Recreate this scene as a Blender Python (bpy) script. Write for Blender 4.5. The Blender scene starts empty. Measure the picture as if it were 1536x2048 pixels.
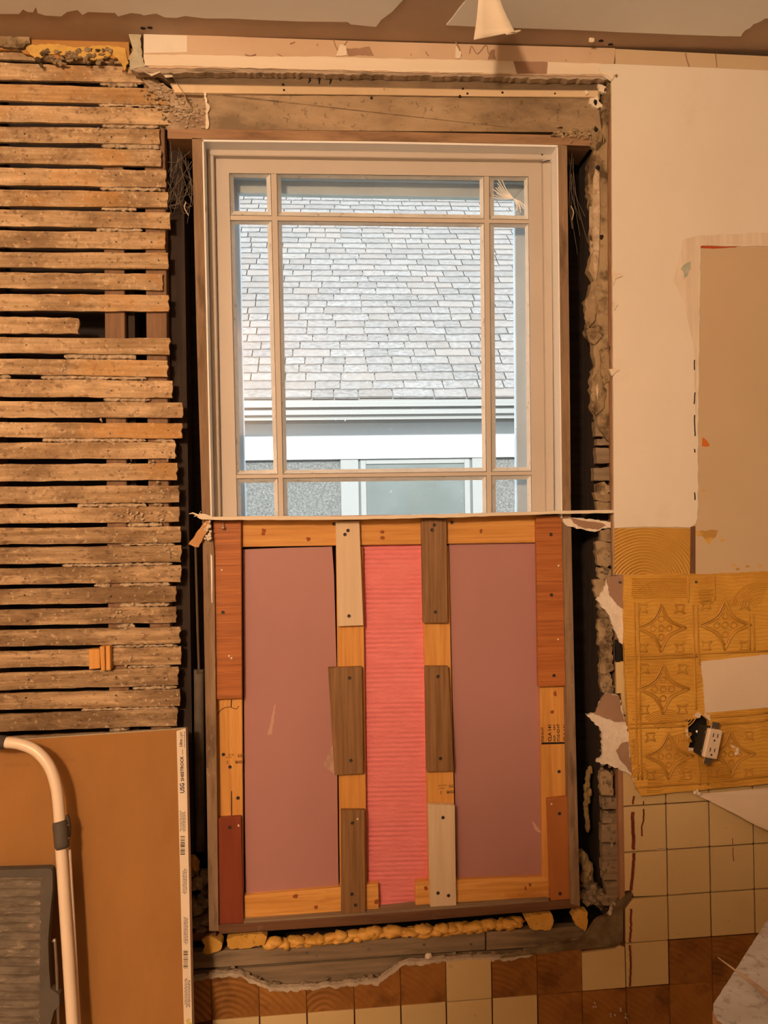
import bpy, bmesh, math, random
from mathutils import Vector, Matrix, noise
random.seed(7)
S = bpy.context.scene
COL = S.collection

# ------------------------------------------------------------------ camera
F = 1540.0
CAMP = Vector((0.0, -1.78, 1.45))
_y, _p, _r = (math.radians(a) for a in (4.2, 0.3, 1.0))
CD = Vector((math.sin(_y) * math.cos(_p), math.cos(_y) * math.cos(_p), -math.sin(_p)))
_r0 = Vector((math.cos(_y), -math.sin(_y), 0)); _u0 = _r0.cross(CD)
CR = _r0 * math.cos(_r) - _u0 * math.sin(_r)
CU = _u0 * math.cos(_r) + _r0 * math.sin(_r)
cd = bpy.data.cameras.new('camera'); cam = bpy.data.objects.new('camera', cd); COL.objects.link(cam)
cd.sensor_fit = 'VERTICAL'; cd.sensor_height = 36.0; cd.lens = F / 2048 * 36.0
cd.clip_start = 0.02; cd.clip_end = 100
cam.matrix_world = Matrix(((CR.x, CU.x, -CD.x, CAMP.x), (CR.y, CU.y, -CD.y, CAMP.y), (CR.z, CU.z, -CD.z, CAMP.z), (0, 0, 0, 1)))
S.camera = cam

# ------------------------------------------------------------------ world, sun, lamp, exposure
w = bpy.data.worlds.new('overcast_sky'); S.world = w; w.use_nodes = True
bg = w.node_tree.nodes['Background']; bg.inputs[0].default_value = (0.80, 0.90, 1.0, 1); bg.inputs[1].default_value = 4.6
sl = bpy.data.lights.new('sun', 'SUN'); sl.energy = 21.0; sl.angle = math.radians(4); sl.color = (1, .97, .92)
sun = bpy.data.objects.new('sun', sl); COL.objects.link(sun)
sun.rotation_euler = Vector((0.15, 1.0, -0.42)).to_track_quat('-Z', 'Y').to_euler(); sun.location = (0, -6, 8)
pl = bpy.data.lights.new('work_lamp', 'POINT'); pl.energy = 218; pl.color = (1.0, 0.64, 0.385); pl.shadow_soft_size = 0.12
lamp = bpy.data.objects.new('work_lamp', pl); COL.objects.link(lamp); lamp.location = (-0.92, -2.90, 2.28)
vs = S.view_settings; vs.view_transform = 'Standard'; vs.look = 'None'; vs.exposure = 0.0; vs.gamma = 1.0; vs.use_curve_mapping = False

# ------------------------------------------------------------------ helpers
def ray(x, y): return CD * F + CR * (x - 768.0) - CU * (y - 1024.0)
def P(x, y, a=0.0, b=0.0):                       # photo direction met with the plane Y = a + b*Z
    v = ray(x, y); s = (a + b * CAMP.z - CAMP.y) / (v.y - b * v.z)
    return CAMP + v * s
def PZ(x, y, z):
    v = ray(x, y); return CAMP + v * ((z - CAMP.z) / v.z)
def proj(p):
    q = p - CAMP; d = q.dot(CD); return 768 + F * q.dot(CR) / d, 1024 - F * q.dot(CU) / d
MM = 1.78 / F
WL = {}
def tag(o, label=None, cat=None, group=None, kind=None):
    if label: o['label'] = label
    if cat: o['category'] = cat
    if group: o['group'] = group
    if kind: o['kind'] = kind
    return o
def root(name, base, label=None, cat=None, group=None, kind=None):
    o = bpy.data.objects.new(name, None); COL.objects.link(o); o.location = base; o.empty_display_size = .05
    WL[o.name] = Vector(base); return tag(o, label, cat, group, kind)
def mk(name, verts, faces, mat, parent=None, smooth=False, bev=0, seg=1, fix=True):
    verts = [Vector(v) for v in verts]
    xs = [v.x for v in verts]; ys = [v.y for v in verts]; zs = [v.z for v in verts]
    base = Vector(((min(xs) + max(xs)) / 2, (min(ys) + max(ys)) / 2, min(zs)))
    me = bpy.data.meshes.new(name); me.from_pydata([v - base for v in verts], [], faces)
    if fix or bev:
        bm = bmesh.new(); bm.from_mesh(me)
        if fix: bmesh.ops.recalc_face_normals(bm, faces=bm.faces)
        if bev: bmesh.ops.bevel(bm, geom=list(bm.edges), offset=bev, segments=seg, affect='EDGES', profile=.6, clamp_overlap=True)
        bm.to_mesh(me); bm.free()
    if smooth:
        for p in me.polygons: p.use_smooth = True
    me.materials.append(mat)
    o = bpy.data.objects.new(name, me); COL.objects.link(o)
    o.location = base - (WL[parent.name] if parent else Vector((0, 0, 0)))
    if parent: o.parent = parent
    WL[o.name] = base
    return o
def prism(pts, off):
    n = len(pts); off = Vector(off)
    v = list(pts) + [p + off for p in pts]
    f = [tuple(range(n)), tuple(range(2 * n - 1, n - 1, -1))] + [(i, (i + 1) % n, n + (i + 1) % n, n + i) for i in range(n)]
    return v, f
def plate(name, pix, Y, t, mat, parent=None, bev=0, b=0.0, **k):
    v, f = prism([P(x, y, Y, b) for x, y in pix], (0, t, 0)); return mk(name, v, f, mat, parent, bev=bev, **k)
def frustum(name, front, Yf, back, Yb, mat, parent=None, bev=0):
    n = len(front); v = [P(x, y, Yf) for x, y in front] + [P(x, y, Yb) for x, y in back]
    f = [tuple(range(n)), tuple(range(2 * n - 1, n - 1, -1))] + [(i, (i + 1) % n, n + (i + 1) % n, n + i) for i in range(n)]
    return mk(name, v, f, mat, parent, bev=bev)
def boxm(lo, hi):
    (a, b, c), (d, e, f) = lo, hi
    v = [(a, b, c), (d, b, c), (d, e, c), (a, e, c), (a, b, f), (d, b, f), (d, e, f), (a, e, f)]
    return v, [(0, 1, 2, 3), (4, 5, 6, 7), (0, 1, 5, 4), (1, 2, 6, 5), (2, 3, 7, 6), (3, 0, 4, 7)]
def box(name, lo, hi, mat, parent=None, bev=0): v, f = boxm(lo, hi); return mk(name, v, f, mat, parent, bev=bev)
def rag(pts, amp=2.0, step=6.0):                 # a torn, uneven polyline through the given points
    out = []
    for (x0, y0), (x1, y1) in zip(pts, pts[1:]):
        L = math.hypot(x1 - x0, y1 - y0); n = max(1, int(L / step))
        nx, ny = -(y1 - y0) / max(L, .01), (x1 - x0) / max(L, .01)
        for i in range(n):
            t = i / n; d = random.uniform(-amp, amp) if out else 0
            out.append((x0 + (x1 - x0) * t + nx * d, y0 + (y1 - y0) * t + ny * d))
    out.append(pts[-1]); return out
def tubem(pts, r, seg=8, cap=True):
    pts = [Vector(p) for p in pts]; n = len(pts); V = []; Fc = []
    rr = r if isinstance(r, (list, tuple)) else [r] * n
    up = None
    for i, p in enumerate(pts):
        t = (pts[min(i + 1, n - 1)] - pts[max(i - 1, 0)]).normalized()
        if up is None: up = Vector((0, 1, 0)) if abs(t.y) < .9 else Vector((1, 0, 0))
        s = t.cross(up).normalized(); up = s.cross(t).normalized()
        for k in range(seg):
            a = 2 * math.pi * k / seg; V.append(p + (s * math.cos(a) + up * math.sin(a)) * rr[i])
    for i in range(n - 1):
        for k in range(seg): Fc.append((i * seg + k, i * seg + (k + 1) % seg, (i + 1) * seg + (k + 1) % seg, (i + 1) * seg + k))
    if cap: Fc += [tuple(range(seg - 1, -1, -1)), tuple(range((n - 1) * seg, n * seg))]
    return V, Fc
def smoothpath(pts, n=6):                        # Catmull-Rom
    p = [Vector(q) for q in pts]; p = [p[0] * 2 - p[1]] + p + [p[-1] * 2 - p[-2]]; out = []
    for i in range(1, len(p) - 2):
        for k in range(n):
            t = k / n; a, b, c, d = p[i - 1:i + 3]
            out.append(.5 * ((2 * b) + (c - a) * t + (2 * a - 5 * b + 4 * c - d) * t * t + (3 * b - a - 3 * c + d) * t ** 3))
    out.append(p[-2]); return out
def join(parts):
    V = []; Fc = []
    for v, f in parts:
        o = len(V); V += list(v); Fc += [tuple(i + o for i in q) for q in f]
    return V, Fc
def lump(c, r, amp=.35, freq=1.2, sub=2):
    bm = bmesh.new(); bmesh.ops.create_icosphere(bm, subdivisions=sub, radius=1)
    rx, ry, rz = r if isinstance(r, (tuple, list)) else (r, r, r)
    sd = Vector((random.uniform(0, 90), random.uniform(0, 90), random.uniform(0, 90)))
    v = []
    for q in bm.verts:
        k = 1 + amp * noise.noise(q.co * freq + sd) + amp * .5 * noise.noise(q.co * freq * 2.7 + sd)
        v.append(Vector(c) + Vector((q.co.x * rx, q.co.y * ry, q.co.z * rz)) * k)
    f = [tuple(x.index for x in fa.verts) for fa in bm.faces]; bm.free(); return v, f
_tc = {}
def textm(s, size, org, right, up, bold=False, shear=0.0, sx=1.0, align='LEFT'):
    c = bpy.data.curves.new('t', 'FONT'); c.body = s; c.size = 1; c.align_x = align; c.shear = shear; c.resolution_u = 2
    c.fill_mode = 'BOTH'; c.offset = .026 if bold else 0.0
    o = bpy.data.objects.new('t', c); COL.objects.link(o)
    me = bpy.data.meshes.new_from_object(o, depsgraph=bpy.context.evaluated_depsgraph_get())
    v = [Vector(org) + Vector(right) * (q.co.x * size * sx) + Vector(up) * (q.co.y * size) for q in me.vertices]
    f = [tuple(p.vertices) for p in me.polygons]
    bpy.data.objects.remove(o); bpy.data.curves.remove(c); bpy.data.meshes.remove(me)
    return v, f

# ------------------------------------------------------------------ materials
def M(name, c1, c2=None, scale=6, st=(1, 1, 1), rough=.8, bump=.3, bs=None, bd=.002, spec=.2, stains=(), rnd=0., metal=0., wave=None, lo=.35, hi=.65, bst=None):
    m = bpy.data.materials.new(name); m.use_nodes = True; nt = m.node_tree; N = nt.nodes; L = nt.links
    b = N['Principled BSDF']; b.inputs['Roughness'].default_value = rough; b.inputs['Specular IOR Level'].default_value = spec; b.inputs['Metallic'].default_value = metal
    tc = N.new('ShaderNodeTexCoord'); oi = N.new('ShaderNodeObjectInfo')
    sc = N.new('ShaderNodeVectorMath'); sc.operation = 'SCALE'; sc.inputs[0].default_value = (13.7, 9.1, 17.3); L.new(oi.outputs['Random'], sc.inputs['Scale'])
    ad = N.new('ShaderNodeVectorMath'); L.new(tc.outputs['Object'], ad.inputs[0]); L.new(sc.outputs[0], ad.inputs[1])
    def mp(s):
        q = N.new('ShaderNodeMapping'); q.inputs['Scale'].default_value = s; L.new(ad.outputs[0], q.inputs[0]); return q.outputs[0]
    def nz(s, vec, det=7, ro=.62):
        q = N.new('ShaderNodeTexNoise'); q.inputs['Scale'].default_value = s; q.inputs['Detail'].default_value = det; q.inputs['Roughness'].default_value = ro; L.new(vec, q.inputs['Vector']); return q.outputs['Fac']
    def mr(src, a, c, t=1.0):
        q = N.new('ShaderNodeMapRange'); q.inputs['From Min'].default_value = a; q.inputs['From Max'].default_value = c; q.inputs['To Max'].default_value = t; L.new(src, q.inputs['Value']); return q.outputs[0]
    def mix(fac, a, c):
        q = N.new('ShaderNodeMix'); q.data_type = 'RGBA'; L.new(fac, q.inputs[0])
        for s, val in ((6, a), (7, c)):
            if isinstance(val, tuple): q.inputs[s].default_value = (*val, 1)
            else: L.new(val, q.inputs[s])
        return q.outputs[2]
    v1 = mp(st); n1 = nz(scale, v1)
    colr = mix(mr(n1, lo, hi), tuple(c1), tuple(c2 or c1))
    for s in stains:
        sc_, ss, a, c_, amt = s[:5]; stt = s[5] if len(s) > 5 else (1, 1, 1)
        colr = mix(mr(nz(ss, mp(stt)), a, c_, amt), colr, tuple(sc_))
    hsrc = nz(bs or scale * 3, mp(bst or st)); bin_ = hsrc
    if wave:
        wv = N.new('ShaderNodeTexWave'); wv.wave_type = wave.get('type', 'BANDS')
        if wv.wave_type == 'BANDS': wv.bands_direction = wave.get('dir', 'Z')
        else: wv.rings_direction = 'Y'
        wv.inputs['Scale'].default_value = wave['scale']; wv.inputs['Distortion'].default_value = wave.get('dist', 1); wv.inputs['Detail'].default_value = 2; wv.inputs['Detail Scale'].default_value = wave.get('ds', .3)
        src = tc.outputs['Object']
        if wave.get('rand'):
            s2 = N.new('ShaderNodeVectorMath'); s2.operation = 'SCALE'; s2.inputs[0].default_value = (.31, 0, .24); L.new(oi.outputs['Random'], s2.inputs['Scale'])
            a2 = N.new('ShaderNodeVectorMath'); L.new(tc.outputs['Object'], a2.inputs[0]); L.new(s2.outputs[0], a2.inputs[1]); src = a2.outputs[0]
        if 'off' in wave:
            a3 = N.new('ShaderNodeVectorMath'); a3.inputs[1].default_value = wave['off']; L.new(tc.outputs['Object'], a3.inputs[0]); src = a3.outputs[0]
        L.new(src, wv.inputs['Vector'])
        mm = N.new('ShaderNodeMath'); mm.operation = 'MULTIPLY_ADD'; mm.inputs[1].default_value = wave.get('k', .5); L.new(wv.outputs['Fac'], mm.inputs[0]); L.new(hsrc, mm.inputs[2]); bin_ = mm.outputs[0]
        if 'col' in wave: colr = mix(mr(wv.outputs['Fac'], 0, 1, wave.get('camt', .4)), colr, wave['col'])
    if rnd:
        h = N.new('ShaderNodeHueSaturation'); ma = N.new('ShaderNodeMapRange'); ma.inputs['To Min'].default_value = 1 - rnd; ma.inputs['To Max'].default_value = 1 + rnd
        L.new(oi.outputs['Random'], ma.inputs['Value']); L.new(ma.outputs[0], h.inputs['Value']); L.new(colr, h.inputs['Color']); colr = h.outputs[0]
    L.new(colr, b.inputs['Base Color'])
    if bump:
        bp = N.new('ShaderNodeBump'); bp.inputs['Strength'].default_value = bump; bp.inputs['Distance'].default_value = bd
        L.new(bin_, bp.inputs['Height']); L.new(bp.outputs[0], b.inputs['Normal'])
    return m
HX, VZ = (1.2, 14, 14), (14, 14, 1.2)
dk = (.05, .035, .025)
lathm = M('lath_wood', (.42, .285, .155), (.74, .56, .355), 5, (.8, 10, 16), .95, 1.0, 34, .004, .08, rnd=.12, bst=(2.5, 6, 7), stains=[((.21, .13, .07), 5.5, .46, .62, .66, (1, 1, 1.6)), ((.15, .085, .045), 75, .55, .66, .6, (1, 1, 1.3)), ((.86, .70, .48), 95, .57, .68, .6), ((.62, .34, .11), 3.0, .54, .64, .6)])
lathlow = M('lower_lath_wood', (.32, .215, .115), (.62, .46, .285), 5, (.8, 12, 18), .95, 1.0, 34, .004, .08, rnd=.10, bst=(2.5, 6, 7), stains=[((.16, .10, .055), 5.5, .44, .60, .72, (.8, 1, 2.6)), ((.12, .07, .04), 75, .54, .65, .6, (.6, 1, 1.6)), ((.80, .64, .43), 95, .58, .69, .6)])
studm = M('old_stud', (.20, .12, .075), (.30, .19, .12), 4, VZ, .9, .4, 12)
darkwoodm = M('dark_wood', (.035, .026, .022), (.06, .045, .036), 4, VZ, .95, .3, 12)  # near-black wood tone for parts deep in the wall
sheathm = M('dark_sheathing', (.028, .022, .02), (.045, .034, .03), 4, HX, .95, .3)
keym = M('plaster_key', (.46, .36, .25), (.70, .58, .42), 60, (1, 1, 1), .95, 1.0, 150, .004, .1, rnd=.1, stains=[((.24, .17, .11), 70, .56, .68, .6)])
creamm = M('cream_wall_paint', (.74, .70, .62), (.80, .76, .68), 2.2, (1, 1, .6), .7, .12, 90, .001, .3, stains=[((.60, .50, .38), 5, .60, .75, .35), ((.55, .42, .30), 120, .70, .76, .5)])
spackm = M('spackle_band', (.78, .71, .60), (.66, .57, .46), 9, (6, 1, .5), .85, .3, 40, .001)
tanm = M('bare_tan_wall', (.54, .43, .285), (.60, .485, .325), 1.6, (1, 1, 1), .75, .08, 90, .001, .25, stains=[((.66, .54, .39), 2.2, .5, .7, .5)])
peachm = M('old_peach_paint', (.56, .42, .29), (.64, .50, .37), 4, (1, 1, 1), .75, .15, 60, .001, stains=[((.36, .25, .15), 45, .66, .72, .7)])
whitestrip = M('white_strip_paint', (.80, .73, .61), (.74, .66, .53), 6, (.5, 1, 4), .6, .2, 50, .001)
gypm = M('broken_gypsum', (.80, .72, .61), (.92, .86, .77), 30, (1, 1, 1), .95, 1.0, 80, .006, .1, stains=[((.50, .41, .32), 40, .60, .72, .5)])
gypedge = M('crumbled_edge', (.34, .27, .20), (.52, .43, .33), 22, (.5, 1, 3), .95, .9, 60, .004, .1, stains=[((.12, .09, .06), 30, .55, .7, .8, (.3, 1, 3))])
paperm = M('drywall_paper', (.33, .21, .145), (.38, .25, .175), 12, (1, 1, 1), .9, .15, 90, .0008, .1)
ceilpaint = M('ceiling_paint', (.82, .87, .90), (.86, .91, .93), 3, (1, 1, 1), .6, .05, 40, .001, .3)
ceilpaper = M('ceiling_paper', (.42, .32, .24), (.48, .37, .28), 5, (1, 1, 1), .85, .15, 60, .001)
brownm = M('soot_brown_plaster', (.28, .20, .115), (.46, .345, .22), 3, (.8, 1, 2.5), .6, .35, 50, .001, .35, stains=[((.13, .09, .05), 3.5, .48, .64, .75, (1, 1, 2)), ((.56, .44, .30), 2.5, .55, .70, .5), ((.09, .065, .04), 80, .58, .68, .6)])
darkbandm = M('dark_soot_plaster', (.085, .06, .04), (.22, .16, .10), 3, (.7, 1, 3), .7, .3, 50, .001, .3, stains=[((.35, .27, .17), 5, .56, .7, .7, (1, 1, .3))])
lightbandm = M('pale_plaster_band', (.74, .60, .40), (.46, .34, .21), 3, (.6, 1, 1), .5, .2, 40, .001, .35, stains=[((.12, .08, .05), 60, .68, .74, .8), ((.30, .21, .12), 4, .56, .68, .6, (1, 1, .2))])
plasterm = M('old_brown_plaster', (.26, .19, .11), (.44, .34, .21), 12, (1, 1, .5), .95, 1.0, 60, .005, .1, stains=[((.07, .045, .025), 16, .50, .62, .85), ((.66, .55, .38), 18, .60, .70, .6)])
framem = M('old_frame_wood', (.22, .15, .095), (.34, .235, .15), 5, VZ, .85, .5, 12, .002, .15, stains=[((.09, .06, .04), 10, .52, .66, .65, (3, 3, .6)), ((.46, .36, .26), 30, .62, .72, .5, (2, 2, .8))])
frameh = M('old_header_wood', (.28, .17, .10), (.40, .26, .155), 5, HX, .8, .4, 12, .0015, .2, stains=[((.10, .06, .035), 9, .55, .7, .6, (.6, 3, 3))])
winm = M('window_paint_shaded', (.53, .49, .44), (.57, .53, .48), 4, (1, 1, 1), .5, .10, 40, .001, .4, stains=[((.62, .54, .44), 60, .66, .74, .4)])  # sash and stop paint, backlit darkening put into the colour
linerm = M('reveal_paint', (.84, .86, .87), (.88, .90, .91), 4, (1, 1, 1), .5, .10, 40, .001, .4)
puttym = M('putty_paint', (.74, .76, .75), (.86, .88, .87), 20, (1, 1, 1), .6, .5, 70, .002, .3, stains=[((.30, .27, .22), 55, .60, .68, .6)])
stormm = M('storm_sash_paint', (.56, .62, .68), (.66, .72, .78), 10, (1, 1, 1), .6, .1)
pineV = M('pine_upright', (.60, .29, .07), (.74, .40, .115), 4, (10, 10, .5), .55, .2, 10, .001, .35, rnd=.04, stains=[((.42, .17, .04), 5, .60, .70, .6, (3, 3, .8)), ((.50, .22, .05), 9, .5, .6, .5, (14, 14, .5))])
pineH = M('pine_rail', (.60, .29, .07), (.76, .42, .125), 4, (.5, 10, 10), .55, .2, 10, .001, .35, rnd=.04, stains=[((.42, .17, .04), 5, .60, .70, .6, (.8, 3, 3)), ((.50, .22, .05), 9, .5, .6, .5, (.5, 14, 14))])
mauvem = M('mauve_panel', (.42, .22, .215), (.46, .245, .24), 2, (1, 1, .5), .42, .03, 30, .001, .4, stains=[((.62, .42, .35), 9, .70, .80, .35, (3, 1, .7))])
pinkm = M('pink_foam', (.78, .235, .255), (.84, .275, .30), 30, (1, 1, 3), .8, .6, 160, .002, .2, wave=dict(dir='Z', scale=30, dist=2.5, ds=2, k=.6))
rustm = M('rust_stained_cleat', (.36, .115, .028), (.48, .17, .045), 4, (.6, 14, 26), .5, .7, 10, .0015, .4, stains=[((.24, .07, .018), 7, .52, .64, .6, (.7, 6, 20))])
redm = M('dark_red_cleat', (.20, .04, .018), (.24, .055, .024), 5, VZ, .4, .12, 12, .001, .4)
brnm = M('brown_cleat', (.17, .09, .036), (.30, .17, .075), 5, (22, 14, .8), .5, .5, 10, .0015, .4, rnd=.10)
crmm = M('cream_cleat', (.66, .53, .36), (.72, .60, .43), 5, (18, 14, .8), .6, .3, 10, .001, .3)
orgm = M('orange_brown_cleat', (.40, .145, .04), (.44, .17, .05), 4, VZ, .5, .12, 12, .001, .35)
scrm = M('screw_steel', (.05, .045, .04), (.09, .08, .07), 60, rough=.5, metal=.6, bump=0)
silm = M('dark_sill_wood', (.11, .055, .03), (.17, .085, .045), 5, (.8, 8, 8), .7, .4, 12, .0015, .25, stains=[((.32, .24, .17), 20, .62, .72, .5)])
grayw = M('weathered_board', (.20, .155, .105), (.33, .26, .18), 4, (.8, 12, 12), .9, .5, 12, .002, .1, stains=[((.10, .07, .045), 8, .55, .7, .6, (.6, 3, 3))])
foamm = M('spray_foam', (.62, .34, .06), (.78, .47, .12), 14, rough=.45, bump=.6, bs=60, bd=.003, spec=.4, stains=[((.38, .19, .03), 30, .56, .68, .6)])
foamcut = M('cut_spray_foam', (.62, .35, .065), (.70, .42, .10), 30, rough=.9, bump=.9, bs=200, bd=.003, stains=[((.30, .14, .02), 120, .60, .68, .8)])
rubm = M('dirty_rubble', (.17, .125, .08), (.36, .29, .20), 60, rough=.95, bump=1.0, bs=140, bd=.004, stains=[((.60, .52, .40), 45, .62, .72, .6)])
tilem = M('cream_tile', (.62, .485, .25), (.68, .54, .29), 2.5, rough=.28, bump=.02, bs=30, bd=.0005, spec=.5, rnd=.04, stains=[((.30, .19, .09), 45, .66, .72, .5), ((.52, .36, .16), 5, .55, .7, .35)])
blacktile = M('black_tile', (.012, .012, .014), rough=.2, bump=0, spec=.5)
mortm = M('tile_adhesive', (.27, .11, .022), (.37, .17, .04), 8, rough=.6, bump=.6, bs=40, bd=.004, spec=.35, rnd=.14, wave=dict(type='RINGS', scale=24, dist=1.5, ds=1, rand=True, k=.7), stains=[((.14, .05, .01), 9, .52, .64, .7)])
groutm = M('dark_grout_bed', (.10, .04, .018), (.14, .06, .028), 20, rough=.9, bump=.5, bs=80)
orangem = M('orange_adhesive', (.62, .345, .055), (.76, .45, .09), 4, rough=.42, bump=.75, bs=22, bd=.004, spec=.45, wave=dict(dir='Z', scale=36, dist=9, ds=.5, k=.2), stains=[((.46, .225, .03), 5, .48, .64, .65)])
orangearc = M('combed_orange_adhesive', (.54, .295, .055), (.66, .38, .08), 4, rough=.42, bump=.8, bs=30, bd=.003, spec=.45, wave=dict(type='RINGS', scale=44, dist=2.2, ds=.4, k=.7, off=(.022, 0, .035)))
orangerib = M('orange_adhesive_rib', (.44, .225, .032), (.60, .34, .06), 9, rough=.4, bump=.2, bs=60, spec=.45)
yellowm = M('yellow_adhesive', (.62, .40, .10), (.70, .48, .14), 9, rough=.6, bump=.3, bs=50, stains=[((.36, .19, .05), 9, .5, .62, .7)])
ochrem = M('ochre_backing', (.40, .20, .06), (.48, .26, .085), 5, (1, 1, 2), .8, .2, 40)
meshtape = M('mesh_tape', (.44, .42, .31), (.56, .53, .41), 40, rough=.95, bump=.9, bs=90, bd=.004)
patchm = M('paper_patch', (.70, .60, .48), (.76, .66, .54), 5, rough=.8, bump=.15, bs=60, bd=.001)
sheetm = M('drywall_back_paper', (.315, .155, .045), (.36, .18, .054), 5, (2, 1, .7), .75, .05, 200, .0005, .25)
sheetedge = M('drywall_edge', (.38, .34, .25), (.46, .41, .31), 20, rough=.9, bump=.2)
tapem = M('end_tape', (.72, .64, .52), (.78, .70, .58), 8, rough=.6, bump=.05)
inkm = M('black_ink', (.02, .016, .014), rough=.8, bump=0)
inkf = M('faded_ink', (.20, .10, .04), rough=.9, bump=0)
inkb = M('blue_ink', (.02, .035, .10), rough=.8, bump=0)
inky = M('yellow_ink', (.50, .42, .02), rough=.8, bump=0)
enam = M('cream_enamel', (.82, .70, .56), rough=.3, bump=.03, bs=40, spec=.5, stains=[((.3, .22, .15), 60, .73, .76, .6)])
gripm = M('grey_plastic', (.085, .075, .062), (.11, .095, .08), 20, rough=.6, bump=.1)
treadm = M('dusty_tread', (.11, .092, .072), (.21, .18, .14), 30, (.6, 1, 2), .75, .8, 70, .003, stains=[((.55, .46, .35), 40, .58, .70, .65, (.5, 1, 1.5))])
stonem = M('stone_laminate', (.52, .56, .62), (.68, .74, .82), 9, (1, 1, 1), .55, .1, 60, .001, .4, stains=[((.26, .255, .265), 70, .54, .64, .6), ((.80, .86, .92), 14, .56, .70, .6, (1, 3, 1)), ((.32, .31, .32), 6, .55, .68, .45, (1, 3, 1))])
chipm = M('particleboard', (.42, .27, .18), (.55, .38, .27), 60, rough=.95, bump=.5, bs=150)
outm = M('outlet_plastic', (.80, .68, .54), rough=.4, bump=0, spec=.4)
outb = M('outlet_back', (.03, .026, .022), rough=.5, bump=0)
metm = M('zinc_strap', (.30, .26, .21), rough=.4, metal=.8, bump=.1)
boxmat = M('steel_box', (.03, .028, .027), rough=.6, metal=.5, bump=.1)
webm = M('cobweb_fibre', (.20, .17, .14), rough=.9, bump=0)
webw = M('white_web', (.95, .96, .97), rough=.9, bump=0)
floorm = M('plank_floor', (.34, .27, .20), (.42, .34, .26), 4, (6, .8, 1), .6, .2)
shellm = M('room_paint', (.40, .36, .30), (.44, .40, .33), 3, rough=.8, bump=.05)
shingm = M('grey_shingle', (.070, .067, .066), (.128, .123, .121), 34, (.7, 1, 1), .95, .8, 180, .005, .1, rnd=.10, stains=[((.108, .094, .086), .9, .46, .60, .65), ((.05, .048, .048), 90, .60, .70, .5)])
deckm = M('roof_deck', (.10, .095, .09), rough=.95)
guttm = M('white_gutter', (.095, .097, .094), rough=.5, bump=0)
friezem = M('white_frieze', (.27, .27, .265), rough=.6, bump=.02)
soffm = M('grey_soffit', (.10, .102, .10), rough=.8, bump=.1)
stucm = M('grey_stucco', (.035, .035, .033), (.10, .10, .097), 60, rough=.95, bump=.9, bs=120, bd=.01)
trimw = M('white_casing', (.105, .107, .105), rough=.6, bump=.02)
nglass = M('house_glass', (.045, .052, .05), (.06, .068, .066), 2, rough=.25, bump=0, spec=.2)
grassm = M('ground', (.12, .13, .09), (.18, .17, .12), 6, rough=.95)
rustline = M('red_brown_run', (.12, .02, .012), (.20, .05, .03), 50, rough=.6, bump=.3)

def glassmat():
    m = bpy.data.materials.new('old_window_glass'); m.use_nodes = True; nt = m.node_tree; N = nt.nodes; L = nt.links
    N.remove(N['Principled BSDF']); out = N['Material Output']
    tr = N.new('ShaderNodeBsdfTransparent'); tr.inputs[0].default_value = (.94, .96, .955, 1)
    gl = N.new('ShaderNodeBsdfGlossy'); gl.inputs['Roughness'].default_value = .03
    fr = N.new('ShaderNodeFresnel'); fr.inputs[0].default_value = 1.45
    m1 = N.new('ShaderNodeMixShader'); L.new(fr.outputs[0], m1.inputs[0]); L.new(tr.outputs[0], m1.inputs[1]); L.new(gl.outputs[0], m1.inputs[2])
    tc = N.new('ShaderNodeTexCoord'); n1 = N.new('ShaderNodeTexNoise'); n1.inputs['Scale'].default_value = 120; n1.inputs['Detail'].default_value = 3; L.new(tc.outputs['Object'], n1.inputs['Vector'])
    n2 = N.new('ShaderNodeTexNoise'); n2.inputs['Scale'].default_value = 9; L.new(tc.outputs['Object'], n2.inputs['Vector'])
    a = N.new('ShaderNodeMapRange'); a.inputs['From Min'].default_value = .70; a.inputs['From Max'].default_value = .76; L.new(n1.outputs['Fac'], a.inputs['Value'])
    b = N.new('ShaderNodeMapRange'); b.inputs['From Min'].default_value = .40; b.inputs['From Max'].default_value = .60; b.inputs['To Max'].default_value = .8; L.new(n2.outputs['Fac'], b.inputs['Value'])
    mu = N.new('ShaderNodeMath'); mu.operation = 'MULTIPLY'; L.new(a.outputs[0], mu.inputs[0]); L.new(b.outputs[0], mu.inputs[1])
    ad = N.new('ShaderNodeMath'); ad.operation = 'ADD'; ad.inputs[1].default_value = .03; L.new(mu.outputs[0], ad.inputs[0])
    df = N.new('ShaderNodeBsdfTranslucent'); df.inputs[0].default_value = (.85, .85, .83, 1)
    m2 = N.new('ShaderNodeMixShader'); L.new(ad.outputs[0], m2.inputs[0]); L.new(m1.outputs[0], m2.inputs[1]); L.new(df.outputs[0], m2.inputs[2]); L.new(m2.outputs[0], out.inputs[0])
    return m
glassm = glassmat()

# ------------------------------------------------------------------ room shell (closed, so daylight enters by the window only)
ZC = P(768, 81, -.012).z
XW, XE, YR = -1.75, 2.0, -3.4
tag(box('floor', (XW, YR, -.05), (XE, .15, 0), floorm), 'dark plank floor of the gutted kitchen', 'floor', kind='structure')
ceil = tag(box('ceiling', (XW, YR, ZC), (XE, .15, ZC + .06), ceilpaper), 'ceiling of bare brown drywall paper with peeling pale paint', 'ceiling', kind='structure')
tag(box('wall_rear', (XW, YR - .06, 0), (XE, YR, ZC), shellm), 'plain cream wall behind the viewer', 'wall', kind='structure')
tag(box('wall_west', (XW - .06, YR, 0), (XW, .15, ZC), shellm), 'plain cream side wall left of the stripped laths', 'wall', kind='structure')
tag(box('wall_east', (XE, YR, 0), (XE + .06, .15, ZC), shellm), 'plain cream side wall right of the tan patch', 'wall', kind='structure')

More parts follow.
